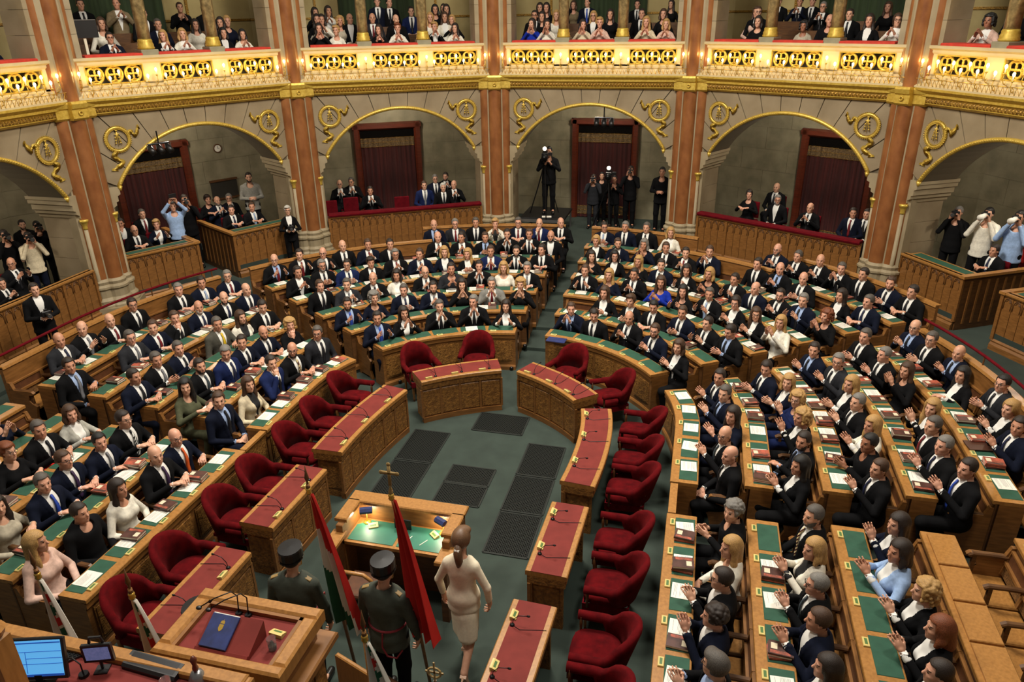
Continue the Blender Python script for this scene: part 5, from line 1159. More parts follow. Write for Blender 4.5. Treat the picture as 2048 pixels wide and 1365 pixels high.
# ============================================================ who sits where (face centre in the photograph, hair, suit, tie, pose, flags)
SEATED = {
('CL', 0): "758,636,sd,n,b,a 814,629,Ld,k,-,h 881,612,ss,k,k,h 948,604,sg,k,k,h 1012,610,Ld,k,-,a",
('CL', 1): "698,604,sd,n,b,a,b 753,596,Cg,n,-,w,x 810,577,ss,n,n,w 868,572,sd,n,z,c,b 925,570,Ld,k,-,h,x 984,566,sg,g,r,h 1040,574,Cy,k,-,h,x",
('CL', 2): "643,569,sn,k,k,l 698,567,ss,c,z,c 750,556,rg,k,k,c 799,554,Bd,w,-,l 852,541,rn,k,k,c,g 904,539,sd,c,-,c,x 959,531,sd,k,k,h 1009,543,By,w,-,l,x 1052,534,sg,k,z,l",
('CL', 3): "599,544,sd,k,-,c 646,531,sg,k,k,w,gb 698,527,sd,b,n,w,g 747,527,md,k,k,l 792,508,sg,k,r,c,g 841,508,sn,n,n,c 890,504,By,n,-,l 937,510,Ly,k,-,w 982,503,sn,b,r,c 1033,499,sd,k,k,a,b 1084,498,sd,k,k,d",
('CL', 4): "552,519,rd,k,r,a,g 600,506,sd,k,r,a 648,504,0s,k,k,a,g 687,492,0s,k,k,l 738,488,sn,n,r,c 782,487,sd,k,k,l 877,475,0g,k,k,c 924,474,sd,k,k,c 971,472,sn,k,k,w 1015,469,sd,k,k,h,b 1059,469,sn,k,k,a 1102,474,0k,k,-,l,b",
('CL', 5): "869,449,0s,n,k,l 911,446,sg,c,r,l,g 952,443,ss,k,k,l 991,446,Sy,w,-,h 1037,447,ss,n,r,d,g 1079,445,0g,b,r,n 1122,444,rg,k,k,d",
('CR', 0): "1143,615,sn,n,n,h 1186,631,sd,k,k,l,d 1260,637,rn,k,k,c 1312,662,sn,n,k,c,gb 1360,694,Bn,k,-,c",
('CR', 1): "1210,587,Ln,k,-,w 1262,599,Sn,k,-,w 1298,616,sk,k,k,d,d 1367,624,sn,n,k,w 1418,645,sd,k,k,a 1463,666,sd,k,k,w,d",
('CR', 2): "1171,541,sn,k,k,a 1218,550,Ly,n,-,c,x 1271,547,sd,k,k,c 1323,566,Ln,B,-,c,x 1367,584,Lk,k,-,a,x 1416,587,ss,k,l,a 1473,608,Ud,k,-,c,g 1523,630,Ln,k,-,c,g 1556,641,Ly,w,-,h",
('CR', 3): "1185,511,Ld,k,-,c,x 1228,511,Bk,k,-,l,g 1278,522,Ly,k,-,c,x 1323,530,sd,n,k,l 1379,541,Bd,k,-,a 1418,549,By,k,-,c,x 1469,556,sd,k,k,a 1517,576,rn,n,k,l 1562,587,sd,k,k,c,gb 1606,602,sg,n,k,a 1656,630,Ca,k,-,h,x",
('CR', 4): "1194,481,Uy,k,-,l 1235,484,sn,n,r,d,b 1291,489,Bg,n,-,h,x 1331,494,sn,k,k,l 1376,503,sd,k,r,c 1423,501,sn,n,k,h 1518,528,sd,k,k,l 1567,537,rn,k,k,c 1609,558,0s,k,k,w 1688,590,Ld,k,-,l 1737,603,ss,n,n,d",
('CR', 5): "1209,452,sd,n,l,w,g 1251,453,sg,n,k,l 1296,454,ss,k,k,l 1342,464,By,w,-,l",
('CR', 6): "1567,499,0s,n,k,c,gb 1603,512,ss,k,k,c 1642,520,0s,k,k,c 1685,532,ss,k,k,h 1744,545,sd,k,k,l 1789,570,sn,n,k,w,b 1828,582,sd,k,k,d",
('LU', 0): "637,665,ss,c,k,l,g 583,702,0d,k,s,d,gb 542,725,sd,b,k,n 494,766,Ln,e,-,l 436,802,sn,n,k,l",
('LU', 1): "599,654,Cy,k,-,n,x 534,659,0d,n,k,d,b 483,683,sd,n,k,d 444,711,sg,b,n,l,d 404,729,sd,k,g,d,b 383,777,Lk,o,-,d,x",
('LU', 2): "521,615,sd,k,k,d,d 490,631,Ln,w,-,l 440,647,ss,d,y,l 345,701,ss,n,k,c 321,715,ss,k,z,w 285,755,sd,n,k,d",
('LU', 3): "491,578,rn,n,k,l 454,590,rd,k,n,l,b 398,610,0w,n,n,d,b 344,638,sn,k,k,n 312,652,sn,n,r,d 263,675,ss,c,z,d,g 137,733,sd,k,z,l",
('LU', 4): "457,548,sg,n,r,d,g 401,564,sd,n,l,d 363,576,sg,k,k,d 265,608,sd,k,k,l,g 214,639,0g,k,r,d 165,657,rd,k,z,a 119,680,rn,c,n,d",
('LL', 0): "346,874,0g,n,o,l,g 311,911,0s,k,p,d 233,972,Ld,w,-,l,x 145,1019,sd,k,-,l,x 68,1087,Ly,p,-,l,x",
('LL', 1): "243,843,sd,k,w,d,g 197,878,sk,n,z,d 127,917,sn,n,p,d,g 68,972,ss,n,b,d 2,1000,Ld,f,-,l,x",
('LL', 2): "135,826,Bn,h,-,d 79,859,ss,k,k,d 13,903,Sa,k,-,d,xg",
('LL', 3): "-4,838,Sd,n,-,h,x",
('RU', 0): "1442,754,sd,n,k,c 1452,789,ss,n,k,c 1467,835,Ld,n,-,c,x 1454,866,0g,k,g,c,g 1463,908,0s,k,k,l",
('RU', 1): "1548,743,sd,n,k,w,d 1568,756,By,n,-,w 1597,793,Cy,b,-,h,xg 1606,837,Cy,k,-,h 1610,881,sd,k,k,l,b 1603,932,Lk,k,-,c",
('RU', 2): "1634,701,sd,n,k,c 1676,723,sg,c,k,c,g 1705,771,By,k,-,w 1718,802,sg,k,k,c 1747,853,Ly,w,-,c 1742,883,sk,k,-,w,xD 1762,934,sn,k,n,c",
('RU', 3): "1733,675,ss,k,k,w 1772,707,sg,k,k,c 1817,738,Ln,k,-,h,x 1868,822,Ly,k,-,h 1852,855,ss,k,r,l 1887,888,sg,k,n,c 1931,934,sd,k,b,c",
('RU', 4): "1834,655,rg,n,k,c,g 1869,680,ss,k,k,w,g 1918,702,0s,n,k,c 1929,749,Lk,k,-,l 1997,765,sk,c,k,w,g 2024,815,Uy,k,-,c 2041,853,sd,n,n,c",
('RL', 0): "1469,1021,cg,k,-,w,x 1463,1103,Ly,w,-,l,x 1448,1158,sd,k,-,c,g 1434,1220,cd,n,-,h 1434,1334,ms,k,-,c,g",
('RL', 1): "1630,1035,ss,k,s,l,b 1632,1105,By,w,-,c 1638,1164,sg,k,g,c,g 1641,1234,sn,n,-,c 1659,1334,Ld,n,-,l",
('RL', 2): "1800,1050,Ld,n,-,h 1814,1123,Bd,l,-,c 1841,1161,Cy,k,-,c 1882,1273,Ba,k,-,c 1882,1328,sd,k,k,l"}
PC = {'c': 'clap', 'h': 'high', 'a': 'apart', 'w': 'low', 'l': 'lap', 'd': 'desk', 'n': 'chin'}
rp = random.Random(5); TGT = Vector((.6, -4.6, 0))
def nearest_yaw(f, pos, jit=.25, tgt=None):
    d = (tgt or TGT)-Vector((pos[0], pos[1], 0)); a = math.atan2(d.y, d.x)-math.atan2(f.y, f.x); a = (a+pi) % (2*pi)-pi
    a += rp.uniform(-jit, jit); return min(YAWS, key=lambda k: abs(YAWS[k]-a))
def describe(sex, hair, suit, tie, fl, closed):
    who = 'woman' if sex == 'f' else 'man'
    g = ' suit' if sex == 'm' and not closed else (' coat' if sex == 'm' else (' top' if closed else ' jacket'))
    if sex == 'f': return '%s-haired woman in %s%s' % (HNAME[hair[1]], CNAME[suit], g)
    t = TNAME.get(tie, '') if tie not in 'kn-' else ('glasses' if 'g' in fl else ('beard' if 'b' in fl else ''))
    return '%s man in %s%s%s' % ('bald' if hair[0] == '0' else HNAME[hair[1]]+'-haired', CNAME[suit], g, (', '+t) if t else '')
REFS = {'CL': 'from centre aisle', 'CR': 'from centre aisle', 'LU': 'from far end', 'RU': 'from far end', 'LL': 'from far end', 'RL': 'from far end'}
def fit(parts):
    t = ', '.join(parts); ws = t.split()
    if len(ws) > 16: parts = [parts[0].split(',')[0]]+parts[1:]; t = ', '.join(parts)
    return t
RN = ['front', 'second', 'third', 'fourth', 'fifth', 'back', 'outer back']
def spread(P, mind=.49):            # keep neighbours apart along the row
    P = [list(p) for p in P]
    for _ in range(30):
        for i in range(len(P)-1):
            dx, dy = P[i+1][0]-P[i][0], P[i+1][1]-P[i][1]; d = math.hypot(dx, dy)
            if 0 < d < mind: m = (mind-d)/2*.5; P[i][0] -= dx/d*m; P[i][1] -= dy/d*m; P[i+1][0] += dx/d*m; P[i+1][1] += dy/d*m
    return P
ntot = 0
for (blk, k), txt in SEATED.items():
    E_ = [e.split(',') for e in txt.split()]; kk = 5 if k == 6 else k; z = ZT*kk
    pts = [at(float(e[0]), float(e[1]), z+1.13) for e in E_]; out = []
    for p in pts:                   # onto the seat line of this row
        if p[1] > OC[1]:
            dx, dy = p[0], p[1]-OC[1]; a = deg(math.atan2(dx, dy)); q, n = hpt(rho(kk)+.60, a)
        else: a = (90+(OC[1]-p[1])/.05)*(1 if p[0] > 0 else -1); q, n = hpt(rho(kk)+.60, a)
        off = max(-.14, min(.12, (Vector((p[0], p[1], 0))-q).dot(n))); q = q+n*off; out.append((q.x, q.y, n))
    sp = spread([(o[0], o[1]) for o in out])
    order = range(1, len(E_)+1)
    if blk == 'CL': order = list(range(len(E_), 0, -1))
    for e, (x, y), (_, _, n), od in zip(E_, sp, out, order):
        fl = e[6] if len(e) > 6 else ''; sex = 'f' if e[2][0] in 'LBCUS' else 'm'; closed = 'x' in fl
        f = -Vector((n.x, n.y, 0)); tg = (TGT-Vector((x, y, 0))).normalized(); f = (f+tg*.30).normalized(); fa = deg(math.atan2(f.x, f.y))
        off = .012*.93; pos = (x-f.x*off+f.x*.02, y-f.y*off+f.y*.02, z)
        yw = nearest_yaw(f, pos); lab = fit([describe(sex, e[2], e[3], e[4], fl, closed), '%s %s' % (ORD[od], REFS[blk]), '%s row' % RN[k], BL[blk]])
        ar = PC[e[5]]; ar2 = None
        if ar == 'chin': ar2 = 'lap'
        if ar == 'lap' and rp.random() < .3: ar2 = 'desk'
        sk = 4 if 'D' in fl else rp.choice((0, 1, 2, 3)); s_ = 1.02*rp.uniform(.975, 1.025)
        person(pos, fa, lab, sex, e[2], e[3], e[4], ar, 'sit', yw, 1 if 'd' in fl else 0, s_, 'g' in fl, closed, sk, 'b' in fl, rp.choice(('shirt_white',)*6+('shirt_blue',)) if sex == 'm' else ('shirt_white' if e[3] not in 'we' or rp.random() < .5 else 'shirt_black'), group='seated members', arms2=ar2); ntot += 1
# ============================================================ loges: oak chairs and sitters
ME_LS = MB().bbox(-.21, .21, -.20, .20, .36, .42, .02).data('seat', 'velvet_dark'); ME_LB = MB().bbox(-.20, .20, -.24, -.20, .44, .86, .02).data('backrest', 'velvet_dark'); ME_LL = MB().box(-.018, .018, -.018, .018, 0, .37).data('leg', 'oak_dark')
def loge_chair(pos, fa, label):
    o = empty('loge_chair', pos, math.radians(-fa)); tag(o, label, 'chair', 'loge chairs'); inst('seat', ME_LS, o); inst('backrest', ME_LB, o)
    for sx in (-1, 1):
        for y in (-.18, .17): inst('leg', ME_LL, o, (sx*.18, y, 0))
LOGE = {(-30): "661,368,rs,k,k,c,g 702,362,ss,k,k,c,g 740,380,sd,k,k,c 848,369,sn,b,z,l 870,356,sg,n,k,l,g 886,373,sw,k,k,l 913,350,sd,k,k,c,b 930,366,0g,k,k,c",
        30: "1499,387,Ud,k,-,d,x 1554,371,0d,k,k,l 1556,398,sg,k,-,l,gb 1621,414,0w,k,k,c 1707,424,sd,n,r,l 1745,428,sd,k,k,l",
        -60: "240,445,sd,k,-,n 268,459,0g,k,k,d,g 283,426,ss,k,r,l 312,447,Sy,n,-,a 434,400,0g,n,k,c,b 412,384,Sd,k,-,d,x 462,418,sd,k,n,d 472,392,sg,k,k,n,g 503,412,sn,k,l,d",
        -90: "21,525,rd,k,k,a,g 4,572,sd,k,k,c",
        60: "1990,499,sd,k,n,d 2034,473,Ld,r,-,c,x"}
for a, txt in LOGE.items():
    n, t = bayframe(a)
    for i, e in enumerate([x.split(',') for x in txt.split()]):
        zf = .72; p = at(float(e[0]), float(e[1]), zf+1.10); D = float(p@n); lo, hi = DW+.55, DBK-.6
        if not lo < D < hi: p = atplane(float(e[0]), float(e[1]), a, min(max(D, lo), hi))
        lx = float(p@t); p = p-t*(lx-max(-1.5, min(1.5, lx)))
        x, y = p[0], p[1]; zf2 = p[2]-1.10 if p[2]-1.10 > .72 else .72
        f = Vector((-n[0], -n[1], 0)); tg = (TGT-Vector((x, y, 0))).normalized(); f = (f+tg*.3).normalized(); fa = deg(math.atan2(f.x, f.y)); fl = e[6] if len(e) > 6 else ''; sex = 'f' if e[2][0] in 'LBCUS' else 'm'
        base = (x, y, .72); ar = PC[e[5]]
        person(base, fa, fit([describe(sex, e[2], e[3], e[4], fl, 'x' in fl), '%s from left in loge under %s arch' % (ORD[i+1], BN[a])]), sex, e[2], e[3], e[4], ar, 'sit', nearest_yaw(f, base), 0, .93*max(.94, min(1.08, (p[2]-.72)/1.05)), 'g' in fl, 'x' in fl, rp.choice((0, 1, 2, 3)), 'b' in fl, group='sitters in the loges', arms2='lap' if ar == 'chin' else None); ntot += 1
        loge_chair((x-f.x*.03, y-f.y*.03, .72), fa, 'dark red chair of the %s sitter from left under the %s arch' % (ORD[i+1], BN[a]))
for i, (u, v) in enumerate(((703, 408), (806, 406), (660, 415))):
    p = at(u, v, 1.45); n, t = bayframe(-30); D = float(p@n)
    if D < DW+.5: p = atplane(u, v, -30, DW+.55)
    loge_chair((p[0], p[1], .72), deg(math.atan2(-n[0], -n[1])), 'empty dark red chair in the left-centre loge, %s one' % ('left', 'middle', 'corner')[i])
# ============================================================ gallery audience
GAL = {-90: "3,86,1,Sa,n,-,l,x",
 -60: "219,75,1,sd,n,k,c,g 202,46,2,Bn,w,-,l,x 286,27,3,sd,k,k,l 315,48,2,ss,n,k,l 325,70,1,Ly,k,-,c 364,67,1,By,w,-,c 390,48,2,Ld,w,-,l,x 359,14,4,sn,k,-,c,x 431,17,4,sd,k,k,l 462,21,4,sd,k,k,l 440,44,2,Bd,k,-,l,x 477,41,2,Uy,n,-,l,x 446,65,1,Bk,k,-,l 501,67,1,Bk,w,-,c,x 160,8,4,sd,k,k,l 232,6,4,sn,t,-,c",
 -30: "610,26,2,Ld,k,-,l,x 624,24,3,Ld,k,-,c,x 634,56,1,Bd,k,-,h,x 643,38,2,Bd,w,-,c,x 656,20,3,Ld,w,-,c 672,60,1,Sy,w,-,l,x 680,41,2,Cy,f,-,l,x 699,31,2,0d,k,-,l 744,29,2,0s,c,r,l 757,58,1,Ld,k,-,c,x 792,38,2,0g,k,k,l 795,55,1,Sa,w,-,c,x 869,53,1,Sy,k,-,h 860,34,2,Ly,w,-,l,x 870,17,3,Bk,k,-,l,x 889,32,2,Ln,w,-,l 904,14,3,Ld,k,-,l,x 910,55,1,Ld,w,-,c,x 925,38,2,Ly,k,-,c,x 939,17,4,Ld,k,-,l,x 754,2,4,sd,n,k,l 778,4,4,sd,k,k,l 822,22,3,sd,b,k,l",
 0: "1046,27,2,sd,k,k,l,g 1058,9,3,Ld,k,-,l,x 1064,46,1,Ld,B,-,h,x 1084,32,2,Ld,k,-,l,x 1093,10,3,Ld,k,-,l,x 1094,48,1,Ld,w,-,h,x 1113,27,2,Ly,w,-,l,x 1147,9,4,Bn,t,-,l,x 1175,4,4,sd,n,b,l 1166,48,1,Bd,e,-,h,x 1187,31,2,Ly,k,-,l,g 1200,44,1,Sy,p,-,c,x 1221,26,2,Ld,k,-,l,x 1275,8,4,sd,k,k,l 1284,22,2,sd,k,k,l 1293,41,1,Ly,e,-,c,x 1327,27,2,Bn,k,-,l,x 1347,11,4,Ld,k,-,l,x 1336,47,1,By,p,-,c,x 1132,6,4,sd,k,k,l",
 30: "1493,22,2,Ln,p,-,l,x 1517,22,2,sn,k,k,l,g 1517,42,1,Bd,k,-,l,x 1608,51,1,Ck,f,-,l,xD 1600,7,4,sd,n,k,c 1647,13,3,sg,k,k,c,g 1661,35,1,0w,k,-,l,x 1740,38,1,Ld,k,-,l 1777,13,3,Ln,k,-,l,x 1798,31,1,Un,w,-,c,g 1625,9,4,sd,k,k,l 1535,2,4,sd,k,k,l 1700,28,2,sd,k,k,l",
 60: "1961,40,1,Ck,p,-,c,D 2008,22,2,sn,k,k,l"}
gseat = {}
for a, txt in GAL.items():
    n, t = bayframe(a); gi = {}
    for e in [x.split(',') for x in txt.split()]:
        u, v, row = float(e[0]), float(e[1]), int(e[2]); D = {1: DW+.62, 2: DW+1.25, 3: DW+1.9, 4: DW+2.3}[row]; p = atplane(u, v, a, D); lx = float(p@t); p = p-t*(lx-max(-1.66, min(1.66, lx))); legs = 'sit' if row < 4 else 'stand'
        need = p[2]-4.70; hh = 1.04 if legs == 'sit' else 1.49; fl = e[7] if len(e) > 7 else ''; sex = 'f' if e[3][0] in 'LBCUS' else 'm'
        zf = 4.70+max(0, need-hh) if legs == 'sit' else 4.70+max(0, need-hh)
        zf = {1: 4.73, 2: 4.90, 3: 5.08, 4: 4.86}[row]; s_ = .93*max(.92, min(1.08, (p[2]-zf)/hh)); f = Vector((-n[0], -n[1], 0)); tg = (TGT-Vector((p[0], p[1], 0))).normalized(); f = (f*.6+tg).normalized(); fa = deg(math.atan2(f.x, f.y)); gi[row] = gi.get(row, 0)+1
        ar = PC[e[6]]; ar = 'side' if legs == 'stand' and ar == 'lap' else ar
        person((p[0], p[1], zf), fa, fit([describe(sex, e[3], e[4], e[5], fl, 'x' in fl), '%s from left' % ORD[gi[row]] if gi[row] < 15 else 'last', '%s of %s gallery bay' % ({1: 'front row', 2: 'second row', 3: 'third row', 4: 'standing back'}[row], BN[a])]), sex, e[3], e[4], e[5], ar, legs, nearest_yaw(f, p), 0, s_, 'g' in fl, 'x' in fl, 4 if 'D' in fl else rp.choice((0, 1, 2, 3)), 'b' in fl, group='gallery audience'); ntot += 1
    for row, z0 in ((1, 4.70), (2, 4.70), (3, 4.70)):
        zf = {1: 4.73, 2: 4.90, 3: 5.08}[row]; D = {1: DW+.60, 2: DW+1.23, 3: DW+1.88}[row]
        b = empty('gallery_bench', bayloc(a, D)[:2]+(0,), bayrz(a)); tag(b, 'oak gallery bench, %s tier of the %s bay' % (ORD[row], BN[a]), 'bench', 'gallery benches')
        MB().box(-1.85, 1.85, -.18, .2, zf+.33, zf+.38).build('seat', 'oak', b); MB().box(-1.85, 1.85, .2, .24, zf+.42, zf+.72).build('backrest', 'oak_dark', b); MB().box(-1.85, 1.85, -.30, .33, 4.70, zf).build('step', 'carpet', b)
        for x in (-1.7, 0, 1.7): MB().box(x-.02, x+.02, -.15, .18, zf, zf+.34).build('leg', 'oak_dark', b)
# ============================================================ standing press and attendants
def m_cam():
    mb = MB(); mb.bbox(-.07, .07, -.03, .03, 0, .095, .01); mb.box(-.025, .025, -.025, .02, .095, .125); mb.tube([(0, .03, .045), (0, .07, .045), (0, .17, .045)], [.038, .036, .042], 12); return mb.data('body', 'black_plastic')
ME_CAM = m_cam(); ME_LENS = MB().tube([(0, .17, .045), (0, .174, .045)], [.036, .034], 12).data('lens_glass', 'glass')
def camera(p, fa, label, s=1.0, m=None):
    o = empty('photo_camera', p, math.radians(-fa)); tag(o, label, 'camera'); o.scale = (s, s, s); b = inst('body', ME_CAM, o); inst('lens_glass', ME_LENS, o)
    if m: b2 = MB().tube([(0, .03, .045), (0, .10, .045), (0, .26, .045)], [.05, .045, .06], 14).build('long_lens', m, o, smooth=True)
def stander(u, v, a, D, zf, lab, hair, suit, tie, arms, fl='', lower=None, face=None, camlab=None, sex='m', arms2=None, shirtc='shirt_white', long=None, z=None):
    p = atplane(u, v, a, D) if z is None else at(u, v, z); sc0 = (p[2]-zf)/1.60
    s_ = max(.86, min(1.06, sc0)); n, t = bayframe(a); f = (TGT-Vector((p[0], p[1], 0))).normalized(); fa = deg(math.atan2(f.x, f.y)) if face is None else face
    o = person((p[0], p[1], zf), fa, lab, sex, hair, suit, tie, arms, 'stand', 0, 0, s_, 'g' in fl, 'x' in fl, rp.choice((0, 1, 2)), 'b' in fl, shirtc, lower, 'press and attendants', arms2)
    fr = math.radians(fa); fv = Vector((math.sin(fr), math.cos(fr), 0))
    if camlab:
        hz = {'shoot': 1.55, 'up': 1.80, 'front': 1.14, 'clap': 1.28}[arms]*s_; fo = {'shoot': .17, 'up': .22, 'front': .30, 'clap': .33}[arms]
        camera((p[0]+fv.x*fo*s_, p[1]+fv.y*fo*s_, zf+hz), fa, camlab, 1.0, long)
    return o, p, fv, s_
stander(56, 474, -90, DW+1.2, .72, 'photographer in cream short-sleeved shirt, left edge under the arch', 'sd', 'e', '-', 'shoot', 'x', 'n', camlab='black camera held by photographer in cream shirt')
stander(77, 464, -90, DW+1.9, .72, 'photographer in black behind the one in cream shirt', 'sk', 'k', '-', 'shoot', 'x', camlab='camera of photographer in black near the left pillar')
stander(44, 450, -90, DW+2.3, .72, 'bearded man in black at the back of the left edge loge', 'sd', 'k', '-', 'side', 'bx')
stander(8, 470, -90, DW+1.6, .72, 'photographer in black at the extreme left edge', 'sd', 'k', '-', 'shoot', 'x', camlab='black camera at the extreme left edge')
stander(68, 578, -90, DW-.55, ZB, 'man in black suit standing by left barrier holding a camera', 'sd', 'k', '-', 'front', camlab='black camera held low by the man at the left barrier', z=ZB+1.5)
stander(345, 412, -60, DW+.9, .72, 'man in pale blue shirt with raised phone between the press boxes', 'sd', 'l', '-', 'up', 'x', 'k')
stander(367, 392, -60, DW+1.7, ZB, 'cameraman in black behind the man with raised phone', 'sd', 'k', '-', 'shoot', 'x', camlab='video camera behind the man with raised phone')
stander(497, 354, -60, DW+1.9, .72, 'bearded man in grey shirt standing with phone in right press box', 'sd', 'x', '-', 'front', 'xb', 'k')
stander(575, 420, -45, DW-.35, ZB, 'white-haired photographer in black cardigan beside the left pillar', 'Sw', 'k', '-', 'front', 'g', sex='f', camlab='black camera held by the white-haired photographer', z=ZB+1.45)
tv, pv, fvv, sv = stander(1098, 298, 0, 10.3, ZB+.53, 'television cameraman in black standing on the platform', 'sk', 'k', '-', 'clap', 'x')
stander(1187, 356, 0, 10.9, ZB, 'press man in grey jacket left of the doorway camera', 'sd', 'c', '-', 'shoot', 'x', camlab='camera of the press man in grey jacket')
stander(1204, 352, 0, 11.5, ZB, 'press man in black right behind the doorway camera', 'sk', 'k', '-', 'side', 'x')
stander(1229, 362, 0, 11.1, ZB, 'camera operator in black crouching at the doorway camera', 'sk', 'k', '-', 'clap', 'x')
stander(1262, 340, 0, 11.2, ZB, 'press man in black at the right door jamb', 'sd', 'k', '-', 'shoot', 'x', camlab='camera of the man at the right door jamb')
stander(1325, 343, 0, 10.9, ZB, 'attendant in black with a badge standing right of the doorway', 'sk', 'k', '-', 'front', 'x')
stander(1917, 424, 60, DW+1.1, .72, 'grey-haired photographer in dark jacket under the right arch', 'sg', 'k', '-', 'shoot', 'x', camlab='camera of the grey-haired photographer under the right arch')
stander(1978, 427, 60, DW+1.3, .72, 'photographer in white shirt with large lens under right arch', 'sk', 'w', '-', 'shoot', 'x', 'k', camlab='large white-lensed camera of photographer in white shirt', long='paper')
stander(2040, 434, 60, DW+1.5, .72, 'photographer in pale shirt at the extreme right edge', 'sk', 'l', '-', 'shoot', 'x', 'k', camlab='large lens camera at the extreme right edge', long='paper')
for i, (u, v, w_, h_) in enumerate(((345, 436, .05, .08),)):
    pass
# phone in raised hands
p = atplane(345, 395, -60, DW+.65); ph = MB().bbox(-.08, .08, -.006, .006, 0, .08, .003).build('smartphone', 'black_plastic', None, tuple(p), bayrz(-60)); tag(ph, 'black phone held up by the man in pale blue shirt', 'phone')
def tripod(pos, h, label, rz):
    o = empty('tripod', pos, rz); tag(o, label, 'tripod')
    for k in range(3): t = 2*pi*k/3+.5; MB().tube([(0, 0, h), (.22*math.cos(t), .22*math.sin(t), h*.5), (.46*math.cos(t), .46*math.sin(t), 0)], [.022, .018, .014], 6).build('leg', 'black_metal', o)
    MB().lathe([(.05, h-.04), (.06, h), (.03, h+.06)], 10).build('head', 'black_plastic', o, smooth=True)
def tvcam(pos, fa, label):
    o = empty('television_camera', pos, math.radians(-fa)); tag(o, label, 'camera'); MB().bbox(-.08, .08, -.22, .14, 0, .20, .02).build('body', 'black_plastic', o); MB().tube([(0, .14, .10), (0, .34, .10)], [.065, .075], 14).build('lens', 'black_metal', o, smooth=True)
    MB().box(-.05, .05, -.08, .08, .22, .27).build('handle', 'black_plastic', o); MB().tube([(0, .06, .30), (0, .12, .31)], [.05, .055], 12).build('camera_light', 'lamp_glow', o); MB().bbox(-.20, -.09, .02, .10, .12, .20, .01).build('viewfinder', 'black_plastic', o)
for (u, v, D, zf, nm) in ((1090, 312, 10.05, ZB+.53, 'on the platform'), (1218, 350, 10.75, ZB, 'in the centre doorway')):
    p = atplane(u, v, 0, D); f = (TGT-Vector((p[0], p[1], 0))); fa = deg(math.atan2(f.x, f.y)); tripod((p[0], p[1], zf), p[2]-zf-.16, 'black tripod of the television camera '+nm, .3); tvcam((p[0], p[1], p[2]-.10), fa, 'television camera with lit lamp '+nm)
# ============================================================ the two guards and the walking woman
mat('uniform', (62, 68, 58), .8, noise=.12, scale=25); mat('cord', (120, 24, 34), .7); MATS['cloth_U'] = MATS['uniform']; CNAME['U'] = 'dark green uniform'
def guard(x, y, label, side):
    o = person((x, y, 0), -6 if side == 'l' else 4, label, 'm', '_k', 'U', '-', 'side', 'stand', 0, 0, 1.0, closed=True, skin=1, lower='k', arms2=None, group='flag guards') if side == 'r' else person((x, y, 0), -6, label, 'm', '_k', 'U', '-', 'side', 'stand', 0, 0, 1.0, closed=True, skin=1, lower='k', group='flag guards')
    h = .90+.69
    sh = inst('hair', hairdata('s'), o, (0, .012, h), sc_=.94); mset(sh, 'hair_d')
    c = MB().lathe([(.098, .035), (.104, .045), (.108, .15), (.104, .165), (.001, .17)], 20).build('shako', 'black_plastic', o, (0, 0.0, h-.03), smooth=False); c.scale = (1, 1.15, 1)
    MB().lathe([(.109, .045), (.112, .055), (.110, .065)], 20, cap=False).build('shako_band', 'black_metal', c)
    MB().tube([(.10, -.02, .05), (.085, -.01, -.05), (.04, .05, -.12), (0, .06, -.125), (-.04, .05, -.12), (-.085, -.01, -.05), (-.10, -.02, .05)], .005, 6).build('chin_strap', 'brass', o, (0, .012, h))
    for s in (-1, 1): MB().bbox(-.05, .03, -.022, .022, 0, .010, .004).build('epaulette', 'dull_gold', o, (s*.155, -.045, .90+.515), rot=(0, s*.35, s*-.2))
    MB().tube([(.165*math.sin(t)*1.06, -.02+.128*math.cos(t)*1.08, .90+.14+.01*math.cos(t)) for t in [2*pi*k/24 for k in range(24)]], .011, 6, True).build('belt_cord', 'cord', o)
    MB().tube([(.02, -.165, 1.02), (.01, -.175, .86), (.05, -.17, .76), (.13, -.15, .74), (.17, -.10, .80)], .009, 6).build('hanging_cord', 'cord', o)
    MB().prism([(.03*math.cos(2*pi*k/10), .038*math.sin(2*pi*k/10)) for k in range(10)], -.004, .004, 'x').build('arm_badge', 'badge', o, (.262, -.01, 1.20), rot=(0, .1, 0))
    return o
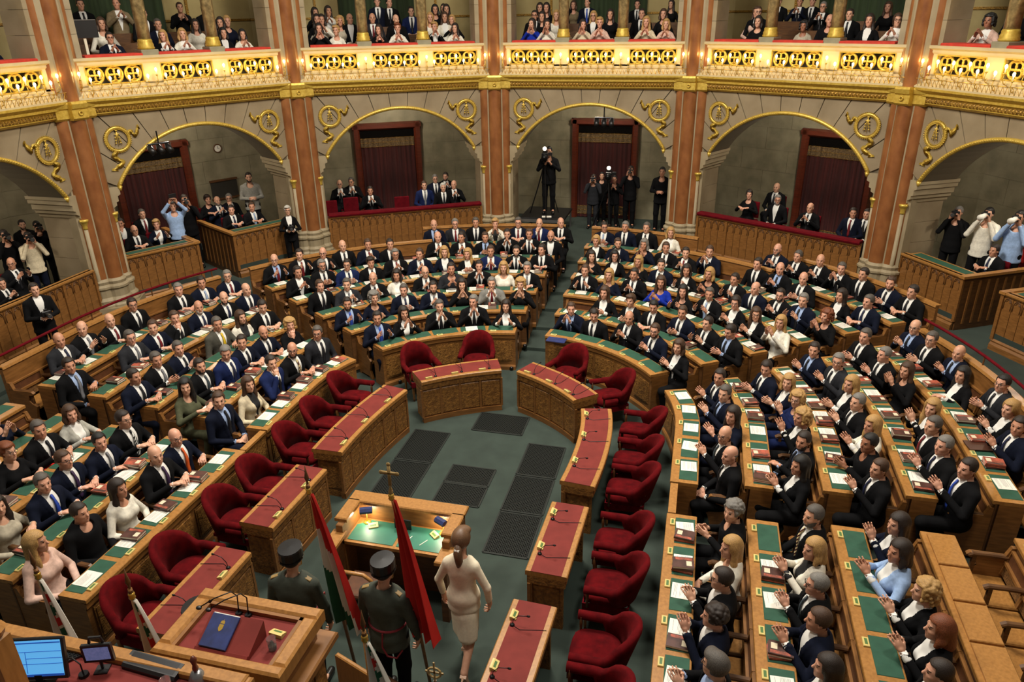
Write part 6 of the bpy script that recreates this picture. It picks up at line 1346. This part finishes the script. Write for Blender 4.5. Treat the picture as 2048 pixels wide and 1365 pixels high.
_g = at(385, 1190, 1.84); guard(_g[0], _g[1], 'flag guard hidden behind the rostrum with only the black cap showing', 'l'); _g = at(58, 1268, 1.84); guard(_g[0], _g[1], 'flag guard behind the blue screen with only the black cap showing', 'r')
guard(-.55, -5.02, 'guard in dark green uniform and black cap holding the tricolour flag', 'l'); guard(.33, -4.98, 'guard in dark green uniform and black cap holding the red flag', 'r')
# walking woman in cream suit
wx, wy = at(935, 1322, 0)[:2]
ww = inst('person', cached(('walker',), lambda: bodymesh(1, 'walk', ('side', 'side'), 0, 0)), None, (wx, wy, 0), math.radians(-2), .97); mset(ww, 'skin_1'); mset(ww, 'hair_n', 2); tag(ww, 'woman in cream suit walking across the carpet seen from behind', 'person')
mat('cream_suit', (224, 212, 186), .8, noise=.06, scale=40, bump=.1, bscale=120)
j = inst('jacket', gm('top', 1, 'walk', ('side', 'side')), ww); mset(j, 'cream_suit'); s = inst('skirt', gm('skirt', 1, 'walk', ('side', 'side')), ww); mset(s, 'cream_suit')
hm = HIPZ['walk']+.69; mat('hair_walker', (98, 70, 46), .5, noise=.3, scale=60, stretch=(3, 3, .6)); hr = inst('hair', hairdata('S'), ww, (0, .012, hm), sc_=.96); mset(hr, 'hair_walker'); pt = MB(); pt.tube([(0, -.10, .02), (.01, -.14, -.06), (.015, -.135, -.16), (.0, -.12, -.26)], [.03, .045, .04, .012], 10); q = pt.build('ponytail', 'hair_walker', ww, (0, .012, hm), smooth=True); MB().tube([(-.02, -.145, -.02), (.03, -.15, -.02)], .014, 6).build('hair_clip', 'paper', ww, (0, .012, hm))
for s, (tx, ty, tz, pit_) in ((-1, (-.06, .27, .0, 0)), (1, (.08, -.34, .03, -.9))):
    mb = MB(); mb.sweep([(0, -.12, .055), (0, -.04, .035), (0, .05, .016), (0, .12, .012)], [(-.032, -.012), (.032, -.012), (.034, .02), (-.034, .02)]); mb.tube([(0, -.115, .05), (0, -.125, 0)], [.014, .007], 6); mb.build('shoe', 'heel_nude', ww, (tx, ty-.08 if s < 0 else ty+.02, tz), rot=(pit_, 0, 0))
print('people', ntot, 'papers', npap, 'books', nbook)
